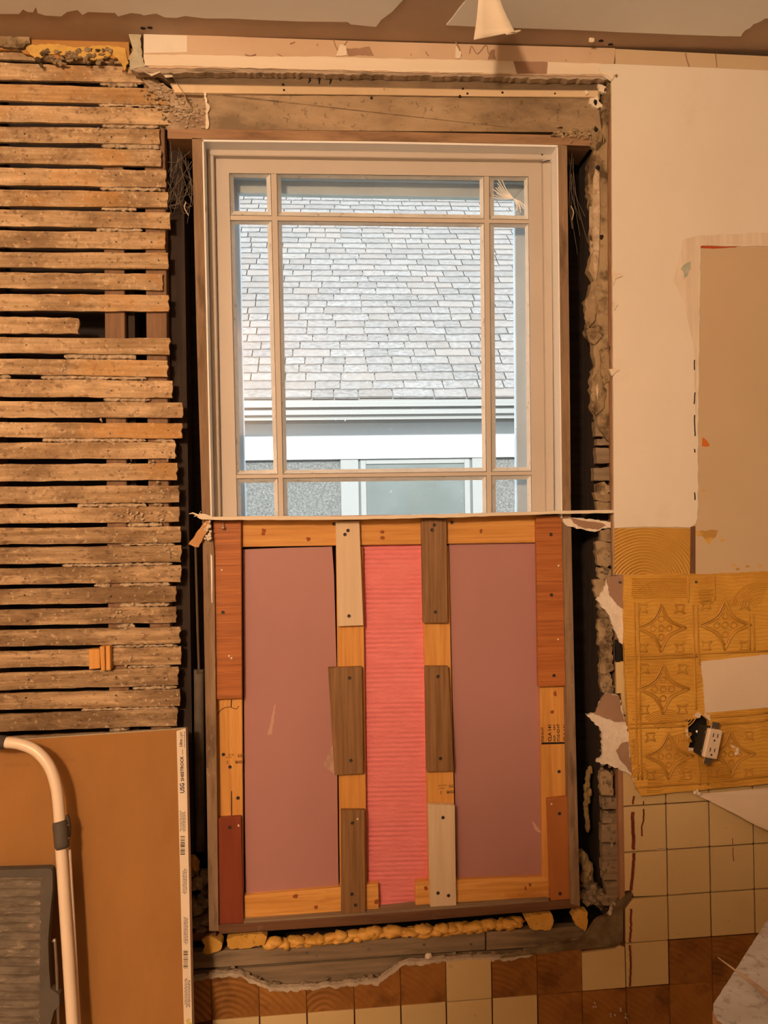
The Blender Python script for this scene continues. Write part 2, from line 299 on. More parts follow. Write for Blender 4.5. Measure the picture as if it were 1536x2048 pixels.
fg = root('shade_blocker', (0.05, -2.42, 0), 'added fridge-shaped light blocker standing unseen behind the viewer', 'shade_blocker')  # added out of view, only to shade the lower right of the wall
box('cabinet', (-.62, -2.76, .05), (.42, -2.12, 1.84), shellm, fg, .01)
box('blocker_top_door', (-.62, -2.12, 1.32), (.42, -2.06, 1.84), shellm, fg, .01)
box('blocker_door', (-.62, -2.12, .09), (.42, -2.06, 1.30), shellm, fg, .01)
for z0, z1 in ((1.38, 1.66), (.86, 1.24)): box('handle', (.34, -2.06, z0), (.37, -2.02, z1), scrm, fg, .005)
for x in (-.58, .34):
    for y in (-2.72, -2.18): box('foot', (x, y, 0), (x + .04, y + .04, .05), scrm, fg)

# outer skin of the house around the window opening
YS = .165
oL, oR = P(452, 300, YS).x, P(1062, 300, YS).x; oT, oB = P(768, 345, YS).z, P(768, 1100, YS).z
tag(mk('wall_outer', *join([boxm((XW, YS, -.5), (oL, YS + .03, ZC + .1)), boxm((oR, YS, -.5), (XE, YS + .03, ZC + .1)), boxm((oL, YS, oT), (oR, YS + .03, ZC + .1)), boxm((oL, YS, -.5), (oR, YS + .03, oB))]), sheathm),
    'near-black sheathing boards at the back of the open wall cavities', 'wall', kind='structure')

# ------------------------------------------------------------------ neighbour house
YE = 5.0
ze = P(768, 797, YE).z
house = root('neighbour_house', (0.5, YE + 2, -.6), 'pale neighbouring house with grey shingle roof seen through the window panes', 'house')
xl, xr = P(300, 800, YE).x - 1.5, P(1250, 800, YE).x + 1.5
c45 = math.cos(math.radians(45)); NR = 40; EXP = .127
top = Vector((0, EXP * NR * c45, EXP * NR * c45))
dv = [Vector((xl, YE, ze)), Vector((xr, YE, ze)), Vector((xr, YE, ze)) + top, Vector((xl, YE, ze)) + top]
roof = mk('roof', *prism([v + Vector((0, .012, -.012)) for v in dv], (0, .1, -.1)), deckm, house)
cands = []
for r in range(NR):
    x = xl + random.uniform(-.3, 0)
    while x < xr:
        wd = random.uniform(.17, .38); a, b = max(x, xl), min(x + wd - .011, xr)
        if b - a > .03: cands.append((r, a, b))
        x += wd
bm = bmesh.new()
ca = math.cos(math.radians(45))
def shv(r, a, b, jit=0.0):
    s0 = r * EXP; s1 = s0 + EXP + .02
    def q(x, s, h): return Vector((x, YE + s * ca - h * ca, ze + s * ca + h * ca))
    hz = .020; hz2 = .004; j1 = random.uniform(-.009, .009); j2 = random.uniform(-.009, .009)
    return [q(a, s0 + j1, hz), q(b, s0 + j2, hz), q(b, s1, hz2), q(a, s1, hz2), q(a, s0 + j1, 0), q(b, s0 + j2, 0), q(b, s1, -.004), q(a, s1, -.004)]
BF = [(0, 1, 2, 3), (7, 6, 5, 4), (4, 5, 1, 0), (5, 6, 2, 1), (7, 3, 2, 6), (4, 0, 3, 7)]
def vis(c):
    r, a, b = c; p = Vector(((a + b) / 2, YE + (r + .5) * EXP * ca, ze + (r + .5) * EXP * ca)); x, y = proj(p)
    return (470 < x < 1040 and 370 < y < 800), (b - a) * EXP * (1 - r / 60)
order = sorted(cands, key=lambda c: (not vis(c)[0], -vis(c)[1]))
for c in order[:300]: mk('shingle', shv(*c), BF, shingm, roof, fix=False)
o = mk('outer_shingles', *join([(shv(*c), BF) for c in order[300:]]), shingm, roof, fix=False); o['kind'] = 'stuff'
def along(name, prof, mat, x0=xl, x1=xr, parent=house):
    v, f = prism([Vector((x0, y, z)) for y, z in prof], (x1 - x0, 0, 0)); return mk(name, v, f, mat, parent)
def zz(py, Y): return P(768, py, Y).z
yg = YE - .06
along('gutter', [(YE + .05, ze - .005), (yg + .02, ze - .02), (yg + .02, zz(806, yg)), (yg, zz(807, yg)), (yg, zz(813, yg)), (yg + .045, zz(815, yg)), (yg + .045, zz(819, yg)), (yg + .005, zz(820, yg)), (yg + .005, zz(828, yg)), (yg + .04, zz(832, yg)), (yg + .03, zz(835, yg)), (yg + .03, zz(838, yg)), (YE + .05, zz(838, yg))], guttm)
yf = YE + .25
along('soffit', [(YE, zz(838, yg)), (yf + .1, zz(838, yg)), (yf + .1, zz(836, yg) + .03), (YE, zz(836, yg) + .03)], soffm)
along('frieze', [(yf, zz(825, yf)), (yf, zz(917, yf)), (yf + .08, zz(917, yf)), (yf + .08, zz(825, yf))], friezem)
yw = yf + .05
along('stucco_wall', [(yw, zz(900, yw)), (yw, -.6), (yw + .2, -.6), (yw + .2, zz(900, yw))], stucm)
win2 = root('window', P(835, 1300, yw - .02)); win2.parent = house; win2.location = WL[win2.name] - WL[house.name]
zt = zz(917, yw - .03); zb = zz(1320, yw - .03)
def xx(px): return P(px, 990, yw - .03).x
for a, b in ((682, 718), (945, 984)): box('casing', (xx(a), yw - .035, zb), (xx(b), yw + .01, zt), trimw, win2, .004)
for a, b in ((722, 733), (930, 941)): box('sash_stile', (xx(a), yw - .02, zb), (xx(b), yw + .01, zt), trimw, win2, .003)
box('sash_rail', (xx(733), yw - .02, zt - .05), (xx(930), yw + .01, zt), trimw, win2, .003)
box('pane', (xx(718), yw - .005, zb), (xx(945), yw + .004, zt), nglass, win2)
tag(box('ground', (-14, .4, -.66), (14, 16, -.6), grassm), 'patch of dull ground between the two houses', 'ground', kind='structure')
tag(box('wall_foundation', (XW, YS + .03, -.66), (XE, YS + .2, -.5), shellm), 'low foundation strip outside the kitchen wall', 'foundation', kind='structure')

# ------------------------------------------------------------------ left wall: studs and laths
wl = tag(box('wall_left', (XW, .14, 0), (P(330, 800, .14).x, .16, ZC), sheathm), 'stripped wall of horizontal wooden laths over dark studs', 'wall', kind='structure')
for a, b in ((207, 247), (290, 331), (-60, -20)):
    plate('stud', [(a - 4, 60), (b - 4, 60), (b + 20, 2240), (a + 20, 2240)], .040, .085, studm, wl, .002)
plate('stud', [(250, 60), (263, 60), (287, 2240), (274, 2240)], .06, .06, darkwoodm, wl)
LATHS = [(88, 119, 97, 128, 272), (125, 159, 135, 166, 300), (167.5, 201, 180, 211, 408), (210, 243, 218, 251, 412), (253, 284, 258, 288, 320), (292.6, 325.6, 300, 332.6, 322), (335, 370, 341, 374.6, 332), (379, 411.5, 384, 415, 336), (418.5, 452, 425, 457, 341), (461, 495, 465.6, 498, 330), (504, 534, 506, 538, 336), (545, 576, 548, 580, 326), (588, 621, 590, 623, 337), (633.5, 666.6, 636, 667, 157), (674, 706, 677, 709, 339), (717, 748.6, 720.6, 753, 335), (758, 793, 761, 796, 345), (803, 835, 805, 835, 364), (844.6, 874, 847, 877, 364), (885, 918, 885, 917, 350), (928.6, 963, 926, 960, 354), (973, 1008, 971, 1005, 358), (1017, 1047, 1013, 1044, 358), (1056.5, 1089, 1053, 1085, 361), (1095, 1128, 1091, 1124, 362), (1137, 1169, 1131, 1164, 361), (1179, 1210, 1172, 1204, 352), (1220, 1251, 1213, 1245, 352), (1261, 1293, 1254, 1287, 360), (1304, 1336, 1293, 1328, 362), (1347, 1380, 1334, 1370, 356), (1388, 1419, 1378, 1412, 359), (1429, 1463, 1417, 1451, 354), (1474, 1506, 1459, 1492, 340), (1516, 1548, 1500, 1533, 345)]
YL = .030
def lath(tl, bl, tr, br, xr_, x0=-130):
    n = 16; k = (0 - x0) / max(xr_, 1)
    tl0 = tl - (tr - tl) * k; bl0 = bl - (br - bl) * k
    yo = YL + random.uniform(-.002, .002); tp = []; bt = []
    for i in range(n + 1):
        t = i / n; x = x0 + (xr_ - x0) * t
        tp.append((x, tl0 + (tr - tl0) * t + random.uniform(-.9, .9))); bt.append((x, bl0 + (br - bl0) * t + random.uniform(-.9, .9)))
    e = rag([tp[-1], bt[-1]], 2.2, 6)[1:-1]; poly = tp + e + bt[::-1]
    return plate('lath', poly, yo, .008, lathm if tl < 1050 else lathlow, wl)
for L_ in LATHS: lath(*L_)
# plaster squeezed between the laths
def key(i, x0, x1):
    a, b = LATHS[i], LATHS[i + 1]
    def yt(L_, x, j): t = x / L_[4]; return L_[j] + (L_[j + 2] - L_[j]) * t
    n = max(4, int((x1 - x0) / 5)); up = []; lo = []
    for k in range(n + 1):
        x = x0 + (x1 - x0) * k / n; e = 3 if k in (0, n) else 0
        up.append((x, yt(a, x, 1) + .5 + e + random.uniform(-1.5, 1.5))); lo.append((x, yt(b, x, 0) - .5 - e * .6 + random.uniform(-1.5, 2.0)))
    V = []; Fc = []
    for (xa, ya), (xb, yb) in zip(up, lo):
        dY = random.uniform(-.004, .003)
        V += [P(xa, ya, YL + .006), P(xa, ya * .7 + yb * .3, YL + dY), P(xb, ya * .3 + yb * .7, YL + dY + random.uniform(-.002, .002)), P(xb, yb, YL + .004), P(xa, (ya + yb) / 2, YL + .02)]
    for k in range(n):
        for j in range(5): Fc.append((k * 5 + j, k * 5 + (j + 1) % 5, k * 5 + 5 + (j + 1) % 5, k * 5 + 5 + j))
    Fc += [(4, 3, 2, 1, 0), tuple(n * 5 + j for j in range(5))]
    mk('plaster_key', V, Fc, keym, wl)
for k in [(2, 197, 402), (3, 205, 318), (4, 203, 318), (6, 200, 322), (7, 203, 273), (8, 193, 285), (14, 128, 272), (15, 0, 22), (15, 82, 293), (16, 207, 300), (18, 85, 293), (18, 310, 350), (21, 155, 293), (21, 305, 325), (22, 255, 320), (23, 240, 350), (24, 124, 345), (25, 188, 220), (25, 240, 340), (26, 240, 338), (27, 235, 270), (28, 225, 356), (29, 256, 342), (30, 265, 354), (31, 163, 352), (32, 222, 255), (1, 200, 275)]: key(*k)
cr = []
for x, y, n, sp in ((310, 985, 22, 14), (275, 1025, 14, 22), (318, 1035, 9, 8), (255, 1030, 8, 8), (313, 1075, 8, 6), (125, 735, 5, 5), (256, 923, 4, 5), (200, 840, 3, 4), (330, 1100, 8, 10), (240, 1165, 8, 30), (250, 1225, 8, 14), (236, 1245, 6, 20), (265, 1320, 7, 20), (200, 262, 5, 4), (340, 922, 6, 10), (305, 930, 4, 6), (325, 1380, 5, 14), (290, 765, 6, 8)):
    for _ in range(n):
        cr.append(lump(P(x + random.gauss(0, sp), y + random.gauss(0, min(sp, 9)), YL - .002), random.uniform(.0015, .004), .5, 1.5, 1))
o = mk('plaster_crumbs', *join(cr), keym, wl); o['kind'] = 'stuff'
nl = []
for L_ in LATHS[4:]:
    for x in (L_[4] - random.uniform(18, 30), random.uniform(215, 240), random.uniform(40, 60)):
        if x > L_[4] - 5: continue
        y = L_[0] + (L_[2] - L_[0]) * x / L_[4] + random.uniform(9, 24); p = P(x, y, YL - .0025)
        nl.append(tubem([p, p + Vector((0, .003, 0))], .0017, 6))
o = mk('lath_nails', *join(nl), scrm, wl); o['kind'] = 'stuff'
# wooden block jammed in the laths
bk = root('wooden_block', P(200, 1345, .02), 'small split wooden block nailed across a lath above the drywall sheets', 'block')
plate('block_piece', [(177, 1299), (199, 1298), (200, 1337), (178, 1339)], .022, .02, pineV, bk, .001)
plate('block_piece', [(199, 1293), (209, 1293), (210, 1341), (202, 1341)], .014, .03, pineV, bk, .001)
plate('block_piece', [(211, 1292), (220, 1292), (221, 1340), (212, 1341)], .012, .03, pineV, bk, .001)
# upper left: torn backing, adhesive, rubble
plate('torn_backing', [(-200, 52), (262, 66)] + rag([(262, 66), (255, 128), (246, 142), (240, 120), (215, 112), (170, 122), (140, 110), (110, 122), (80, 110), (50, 108)], 2.5, 6) + [(40, 100), (-200, 96)], .020, .006, ochrem, wl)
plate('adhesive_smear', rag([(52, 90), (110, 88), (160, 95), (215, 90), (250, 96), (256, 125), (248, 142), (238, 122), (225, 108), (200, 120), (150, 112), (100, 108), (72, 118), (52, 100)], 2, 6), .016, .004, yellowm, wl)
plate('plaster_chunk', rag([(-60, 62), (10, 66), (28, 74), (58, 72), (60, 86), (40, 96), (5, 92), (-60, 90), (-60, 62)], 2, 6), .010, .014, plasterm, wl)
cr = [lump(P(random.uniform(70, 225), 114 + random.gauss(0, 7), .014), (random.uniform(.003, .008), .004, random.uniform(.002, .005)), .8, 1.6, 2) for _ in range(60)]
o = mk('plaster_lumps', *join(cr), plasterm, wl); o['kind'] = 'stuff'
plate('plaster_strip', rag([(272, 138), (300, 150), (330, 172), (348, 186), (408, 184), (415, 215), (414, 262), (345, 262), (322, 254), (345, 246), (330, 232), (352, 220), (338, 204), (316, 196), (300, 178), (282, 160), (272, 138)], 3, 6)[:-1], .0235, .005, M('rubbed_plaster', (.36, .27, .18), (.50, .39, .27), 40, rough=.95, bump=.9, bs=110, bd=.004, stains=[((.22, .13, .085), 12, .52, .66, .7), ((.16, .11, .07), 30, .58, .7, .6)]), wl)
cr = []
for _ in range(150):
    t = random.random(); x = 290 + 120 * t + random.gauss(0, 12); y = 150 + 45 * min(1, t * 1.4) + abs(random.gauss(0, 22)) + (30 * random.random())
    if y < 262: cr.append(lump(P(min(x, 414), y, .0215), (random.uniform(.0015, .006), .0025, random.uniform(.001, .0035)), .8, 1.6, 2))
o = mk('rubble_crumbs', *join(cr), keym, wl); o['kind'] = 'stuff'
V, Fc = [], []
edge = [(281, 139), (300, 148), (318, 142), (328, 151), (343, 151), (351, 163), (366, 186), (372, 200)]
for i, (x, y) in enumerate(edge): V += [P(x, y - 1.5, -.006), P(x + 3, y + 2.5 + (i % 2) * 2, -.014), P(x + 1, y + 2, .016)]
for i in range(len(edge) - 1): Fc += [(3 * i, 3 * i + 1, 3 * i + 4, 3 * i + 3), (3 * i + 1, 3 * i + 2, 3 * i + 5, 3 * i + 4), (3 * i + 2, 3 * i, 3 * i + 3, 3 * i + 5)]
mk('torn_paper_strip', V, Fc, whitestrip, wl)
plate('torn_paper_edge', rag([(407, 183), (411, 184), (415, 205), (420, 213), (416, 225), (418, 240), (416, 258), (411, 258), (412, 215)], 1.2, 4), .004, .014, whitestrip, wl)

# ------------------------------------------------------------------ wall above the window
wt = tag(plate('wall_top', [(287, 66), (340, 68), (500, 74.5), (768, 83.5), (1000, 90), (1180, 95), (1230, 96), (1231, 134)] + rag([(1222, 152), (1000, 149), (700, 142), (500, 137), (300, 136), (287, 118)], 1.2, 9), -.012, .012, peachm), 'strip of old peach drywall between the window head and the ceiling', 'wall', kind='structure')
plate('paint_band', rag([(287, 109), (420, 110), (500, 113), (640, 113), (768, 117), (900, 119), (1026, 122)], .8, 14) + rag([(1026, 122), (1031, 135), (1034, 147)], .6, 5) + rag([(1034, 147), (800, 143), (600, 138), (400, 133), (290, 131)], 1, 12), -.0135, .002, whitestrip, wt)
plate('paint_band', rag([(1096, 124), (1150, 126), (1199, 127)], .5, 12) + rag([(1199, 127), (1202, 148), (1150, 149), (1094, 148)], .8, 8), -.0135, .002, whitestrip, wt)
plate('bare_patch', rag([(1027, 122), (1095, 124), (1093, 147), (1034, 147)], .8, 8), -.0128, .0012, paperm, wt)
plate('light_patch', [(288, 68), (374, 71), (374, 104), (288, 106)], -.0126, .001, creamm, wt)
plate('crumbled_edge', rag([(262, 138), (300, 131), (420, 136), (560, 138), (700, 142), (860, 146), (1000, 148), (1120, 149), (1222, 150)], 1, 8) + rag([(1222, 158), (1100, 158), (1000, 155), (860, 152), (700, 149), (560, 146), (430, 146), (330, 146), (275, 145)], 2, 6), -.010, .02, gypedge, wt)
plate('mesh_tape_end', rag([(256, 64), (282, 66), (282, 100), (290, 134), (262, 140), (258, 118), (266, 100)], 2, 5), -.010, .02, meshtape, wt)
for pts, w_ in (([(667, 78), (671, 92), (680, 108)], 1.0), ([(695, 82), (688, 92), (684, 104)], .9), ([(911, 84), (918, 96), (922, 112)], 1.5), ([(939, 107), (943, 92), (955, 108), (972, 90), (978, 108), (990, 100)], .9), ([(580, 88), (590, 84)], 1.4), ([(851, 103), (857, 112)], 1.2), ([(1371, 106), (1374, 120), (1379, 134)], 1.4), ([(1431, 108), (1434, 134)], 1.2), ([(490, 109), (500, 112), (512, 109)], 1.5), ([(555, 108), (565, 113), (574, 118)], .7)):
    mk('scar', *tubem([P(x, y, -.0125) for x, y in smoothpath([(x, y, 0) for x, y in pts], 4) and [(q.x, q.y) for q in smoothpath([(x, y, 0) for x, y in pts], 4)]], w_ * MM, 5), paperm, wt)
for c in ([(692, 97), (718, 96), (738, 93), (748, 111), (720, 110), (698, 112)], [(980, 102), (988, 98), (992, 118), (976, 119)]): plate('torn_patch', rag(c + c[:1], 1, 5)[:-1], -.0128, .0012, paperm, wt)
for c in ([(680, 88), (692, 92), (694, 110), (672, 112), (676, 100)], [(912, 92), (922, 104), (920, 117), (911, 116)]): plate('torn_patch', rag(c + c[:1], 1, 5)[:-1], -.0145, .003, whitestrip, wt)
# stained plaster head
hd = plate('stained_head', rag([(352, 188), (420, 190), (700, 192), (1000, 196), (1196, 198)], .6, 20) + [(1204, 268), (1100, 264), (768, 262), (414, 258), (414, 215)] + rag([(408, 185), (352, 188)], 2, 6), .010, .02, brownm, wt)
plate('dark_band', [(300, 144), (700, 150), (1000, 156), (1214, 157), (1204, 184), (1000, 182), (700, 176), (350, 170)], .012, .02, darkbandm, wt)
frustum('pale_band', [(345, 170), (700, 175), (1000, 181), (1196, 182), (1196, 194), (1000, 193), (700, 189), (350, 185)], .006, [(340, 167), (700, 173), (1000, 179), (1200, 180), (1200, 199), (1000, 197), (700, 193), (350, 190)], .014, lightbandm, wt)
for x, y in ((566, 168), (568, 180), (743, 195), (920, 192), (926, 177), (935, 187), (1005, 185), (1110, 187)):
    p = P(x, y, .0055); mk('nail_hole', *tubem([p, p + Vector((0, .004, 0))], random.uniform(.0018, .003), 8), inkm, wt)
for x, h_ in ((618, 14), (640, 16), (660, 16), (682, 10)):
    mk('drip', *tubem([P(x, 152, .011), P(x + random.uniform(-2, 2), 152 + h_ * .6, .010), P(x - 1, 152 + h_, .011)], [.003, .0022, .001], 5), inkm, wt)
plate('header_strip', [(335, 258), (414, 258), (768, 263), (1110, 270), (1184, 272), (1184, 292), (1110, 289), (768, 283), (335, 277)], .008, .10, frameh, wt)
# torn corner scraps
for c in ([(1173, 180), (1178, 186), (1173, 190), (1169, 184)], [(1180, 196), (1194, 192), (1201, 206), (1204, 214), (1196, 216), (1186, 212), (1178, 207)], [(1182, 262), (1190, 252), (1198, 258), (1206, 268), (1210, 282), (1202, 296), (1192, 302), (1182, 294), (1184, 276)], [(1196, 168), (1212, 172), (1222, 182), (1212, 186), (1200, 184)]):
    plate('paper_scrap', rag(c + c[:1], 2, 4)[:-1], .003, .008, whitestrip if c[0][1] != 262 else plasterm, wt)
for x, y in ((1191, 204), (1192, 259), (1196, 336), (1203, 474)):
    mk('nail_hole', *lump(P(x, y, .002), (.005, .003, .006), .5), inkm, wt)
cr = [lump(P(1105 + random.uniform(0, 75), 268 + random.gauss(0, 5), .006), (random.uniform(.003, .009), .005, random.uniform(.002, .006)), .6, 1.6, 1) for _ in range(40)]
o = mk('debris_on_header', *join(cr), plasterm, wt); o['kind'] = 'stuff'

# ------------------------------------------------------------------ right wall
wr = tag(plate('wall_right', [(1231, 97.5), (1224, 160), (1226, 600), (1228, 1043), (1229, 1150), (1900, 1150), (1900, 129), (1536, 112.5), (1400, 106), (1280, 100)], -.012, .012, tanm), 'drywall right of the window, bare tan where a cabinet hung', 'wall', kind='structure')
pl_ = [(1200, 128), (1231, 128), (1380, 134), (1536, 141), (1900, 158), (1900, 492)] + rag([(1700, 496), (1560, 493), (1403, 491)], .8, 14) + rag([(1401, 493), (1400, 560), (1398, 700), (1396, 850), (1396, 1000), (1395, 1036), (1391, 1048), (1382, 1054)], 1.0, 12) + rag([(1382, 1054), (1300, 1053), (1229, 1056)], .8, 10) + [(1228, 1040), (1226, 700), (1224, 400), (1223, 162), (1203, 150)]
plate('paint_layer', pl_, -.0138, .003, creamm, wr)
plate('spackle_band', rag([(1348, 560), (1366, 480), (1390, 472), (1500, 466), (1900, 470)], 1.5, 14) + rag([(1900, 488), (1560, 490), (1401, 489), (1398, 560), (1395, 700), (1392, 840), (1388, 700), (1376, 640), (1366, 600)], 1.5, 14), -.0142, .001, spackm, wr)
plate('teal_smear', rag([(1361, 538), (1372, 525), (1381, 522), (1382, 535), (1374, 552), (1367, 560), (1369, 546), (1361, 538)], 1.5, 4)[:-1], -.0145, .0006, M('teal_smear', (.34, .42, .37), (.5, .52, .44), 50, rough=.8, bump=.1), wr)
for pts in ([(1389, 720), (1389, 740)], [(1390, 785), (1388, 808)], [(1389, 830), (1390, 872)], [(1389, 898), (1390, 905)], [(1389, 985), (1390, 1000)]):
    mk('crack', *tubem([P(x, y, -.0139) for x, y in rag(pts, .6, 6)], .0016, 5), inkm, wr)
plate('red_edge', rag([(1401, 491), (1440, 493), (1475, 493)], .3, 9) + rag([(1470, 495), (1420, 497), (1401, 496)], .5, 6), -.0128, .001, M('red_paint', (.45, .08, .025), rough=.7, bump=0), wr)
plate('orange_chip', rag([(1405, 875), (1412, 879), (1420, 890), (1415, 893), (1404, 892)], .8, 4), -.0126, .001, M('orange_chip_paint', (.60, .17, .03), rough=.7, bump=0), wr)
plate('adhesive_splotch', rag([(1392, 1062), (1436, 1060), (1432, 1072), (1424, 1078), (1420, 1090), (1412, 1084), (1408, 1074), (1393, 1072)], 2, 5), -.0126, .001, yellowm, wr)
cr = [plate('adhesive_fleck', rag([(x, y), (x + 6, y - 2), (x + 11, y + 2), (x + 4, y + 4)], 1, 3), -.0124, .0008, yellowm, wr) for x, y in ((1462, 1130), (1470, 1137), (1490, 1132), (1515, 1130), (1440, 1080), (1402, 980))]
plate('combed_adhesive', rag([(1229, 1057), (1300, 1056), (1381, 1057)], .6, 10) + [(1380, 1148), (1229, 1149)], -.0135, .002, orangearc, wr)
plate('dark_seam', [(1381, 1053), (1391, 1052), (1391, 1148), (1380, 1148)], -.0128, .001, M('seam_brown', (.13, .07, .035), (.19, .10, .05), 12, rough=.8), wr)
for pts in ([(1224, 538), (1232, 545), (1245, 548), (1246, 553), (1230, 558), (1226, 570)], [(1218, 738), (1230, 737), (1240, 740), (1232, 744), (1224, 752)], [(1225, 600), (1236, 610), (1228, 620)], [(1196, 133), (1201, 125), (1205, 145), (1222, 142), (1228, 150), (1224, 160), (1214, 152), (1203, 148)]):
    plate('paper_tear', rag(pts, 1, 4), -.0165, .004, whitestrip, wr)
mk('pin', *lump(P(1232, 152, -.013), .004, .5), paperm, wr)
# old plaster left of that drywall, edge of the pocket
OPL = rag([(1214, 158), (1206, 200), (1204, 262), (1190, 290), (1178, 320), (1174, 372), (1186, 420), (1180, 470), (1186, 500), (1178, 540), (1186, 560), (1172, 600), (1180, 640), (1172, 660), (1190, 690), (1188, 740), (1184, 770), (1186, 810), (1195, 836), (1203, 865), (1216, 882)], 3, 7)
plate('old_plaster', [(1224, 158)] + OPL + [(1226, 882)], .003, .024, plasterm, wr)
frustum('plaster_roll', [(1192, 340), (1198, 350), (1200, 420), (1197, 520), (1193, 560), (1189, 520), (1186, 430), (1188, 360)], -.002, [(1188, 330), (1203, 340), (1205, 430), (1202, 540), (1193, 580), (1182, 540), (1178, 430), (1182, 350)], .012, keym, wr)
for c in ([(1172, 600), (1186, 590), (1196, 610), (1190, 640), (1176, 660), (1170, 640)], [(1174, 660), (1196, 652), (1204, 672), (1188, 690), (1178, 680)], [(1184, 760), (1196, 740), (1212, 780), (1206, 820), (1192, 830), (1184, 800)], [(1200, 700), (1220, 690), (1222, 760), (1206, 770)]):
    plate('plaster_flake', rag(c + c[:1], 2, 5)[:-1], -.002, .006, plasterm, wr)
mk('pale_chip', *lump(P(1195, 784, -.003), (.003, .002, .018), .3), keym, wr)
plate('drywall_edge_strip', [(1216, 300), (1222, 162), (1223, 400), (1226, 900), (1229, 1060), (1236, 1250), (1228, 1250), (1222, 1060), (1218, 700)], -.002, .006, M('edge_paper', (.22, .12, .07), (.32, .19, .12), 20, VZ, .9, .4), wr)
def lath_end(x0, y0, x1, y1, Y=.012, mat=None):
    q = rag([(x0, y0), (x1, y0 + random.uniform(-2, 2)), (x1 + 1, y1), (x0 + random.uniform(-3, 3), y1 + random.uniform(-2, 2)), (x0, y0)], 1.2, 8)[:-1]
    plate('lath_end', q, Y, .02, mat or grayw, wr)
for y0, y1, x0 in ((820, 836, 1190), (843, 874, 1189), (878, 890, 1194), (895, 926, 1192), (936, 962, 1187)): lath_end(x0, y0, 1221, y1)
for y0, y1, x0 in ((968, 985, 1192), (985, 1000, 1187), (1003, 1020, 1192), (1060, 1080, 1200), (1085, 1130, 1190), (1135, 1160, 1196), (1160, 1195, 1187), (1200, 1235, 1196), (1240, 1290, 1196), (1290, 1345, 1198), (1345, 1385, 1200), (1545, 1590, 1200)):
    plate('plaster_flake', rag([(x0, y0), (x0 + 16, y0 - 3), (1224, y0 + 4), (1226, y1), (x0 + 12, y1 + 3), (x0 + 3, y1), (x0, y0)], 3, 6)[:-1], .006 + random.uniform(0, .01), .014, plasterm, wr)
for y0, y1, x0 in ((1596, 1618, 1204), (1626, 1648, 1206), (1650, 1684, 1203), (1688, 1720, 1205), (1722, 1760, 1204), (1764, 1790, 1210), (1790, 1812, 1208)): lath_end(x0, y0, 1237, y1, .014)
cr = [lump(P(1202 + random.uniform(0, 26), random.uniform(1010, 1810), .014), (random.uniform(.002, .006), .004, random.uniform(.002, .006)), .8, 1.6, 2) for _ in range(120)]
o = mk('plaster_rubble', *join(cr), rubm, wr); o['kind'] = 'stuff'
plate('pocket_stud', [(1222, 880), (1300, 880), (1320, 1830), (1240, 1830)], .016, .10, studm, wr)
plate('cut_edge_board', [(1236, 1540), (1246, 1540), (1250, 1800), (1240, 1800)], .0, .02, M('edge_board', (.30, .16, .09), (.38, .22, .13), 8, VZ, .8, .4), wr)
plate('king_stud', [(1182, 292), (1240, 292), (1262, 1830), (1206, 1830)], .045, .09, darkwoodm, wr)
# drywall scrap caught under the stool
plate('drywall_scrap', rag([(1126, 1037), (1150, 1035), (1222, 1044), (1222, 1056), (1205, 1058), (1190, 1063), (1160, 1058), (1130, 1050), (1126, 1037)], 1.5, 5)[:-1], .000, .010, gypm, wr)
plate('scrap_paper', rag([(1141, 1036), (1205, 1047), (1212, 1050), (1196, 1059), (1166, 1056), (1148, 1047)], 1, 5), -.001, .002, paperm, wr)

# ------------------------------------------------------------------ orange adhesive panel over the tiles
pn = root('wall_middle', P(1400, 1590, -.012), 'torn drywall coated with orange adhesive bearing an ornamental tile imprint', 'wall', kind='structure')
hole = [(1376, 1440), (1398, 1436), (1403, 1430), (1411, 1436), (1418, 1442), (1419, 1504), (1396, 1506), (1377, 1494)]
outer = rag([(1247, 1150), (1330, 1148), (1420, 1148), (1536, 1143)], 1.2, 8) + [(1900, 1130), (1900, 1545)] + rag([(1620, 1562), (1536, 1568), (1440, 1576), (1400, 1581)], .8, 14)
low = rag([(1400, 1581), (1340, 1586), (1282, 1592), (1272, 1570), (1264, 1548), (1262, 1520), (1258, 1470), (1254, 1400), (1249, 1300), (1247, 1150)], 1.0, 12)[1:-1]
k0 = (1400, 1581)
poly = outer + [(1396.5, 1506)] + [hole[5]] + [hole[4], hole[3], hole[2], hole[1], hole[0], hole[7]] + [(1395.5, 1506), (1399.6, 1581)] + low
plate('panel', poly, -.016, .012, orangem, pn)
def rib(pts, r=.0026, n=5):
    q = smoothpath([(x, y, 0) for x, y in pts], n); return tubem([P(a.x, a.y, -.0162) for a in q], r, 5)
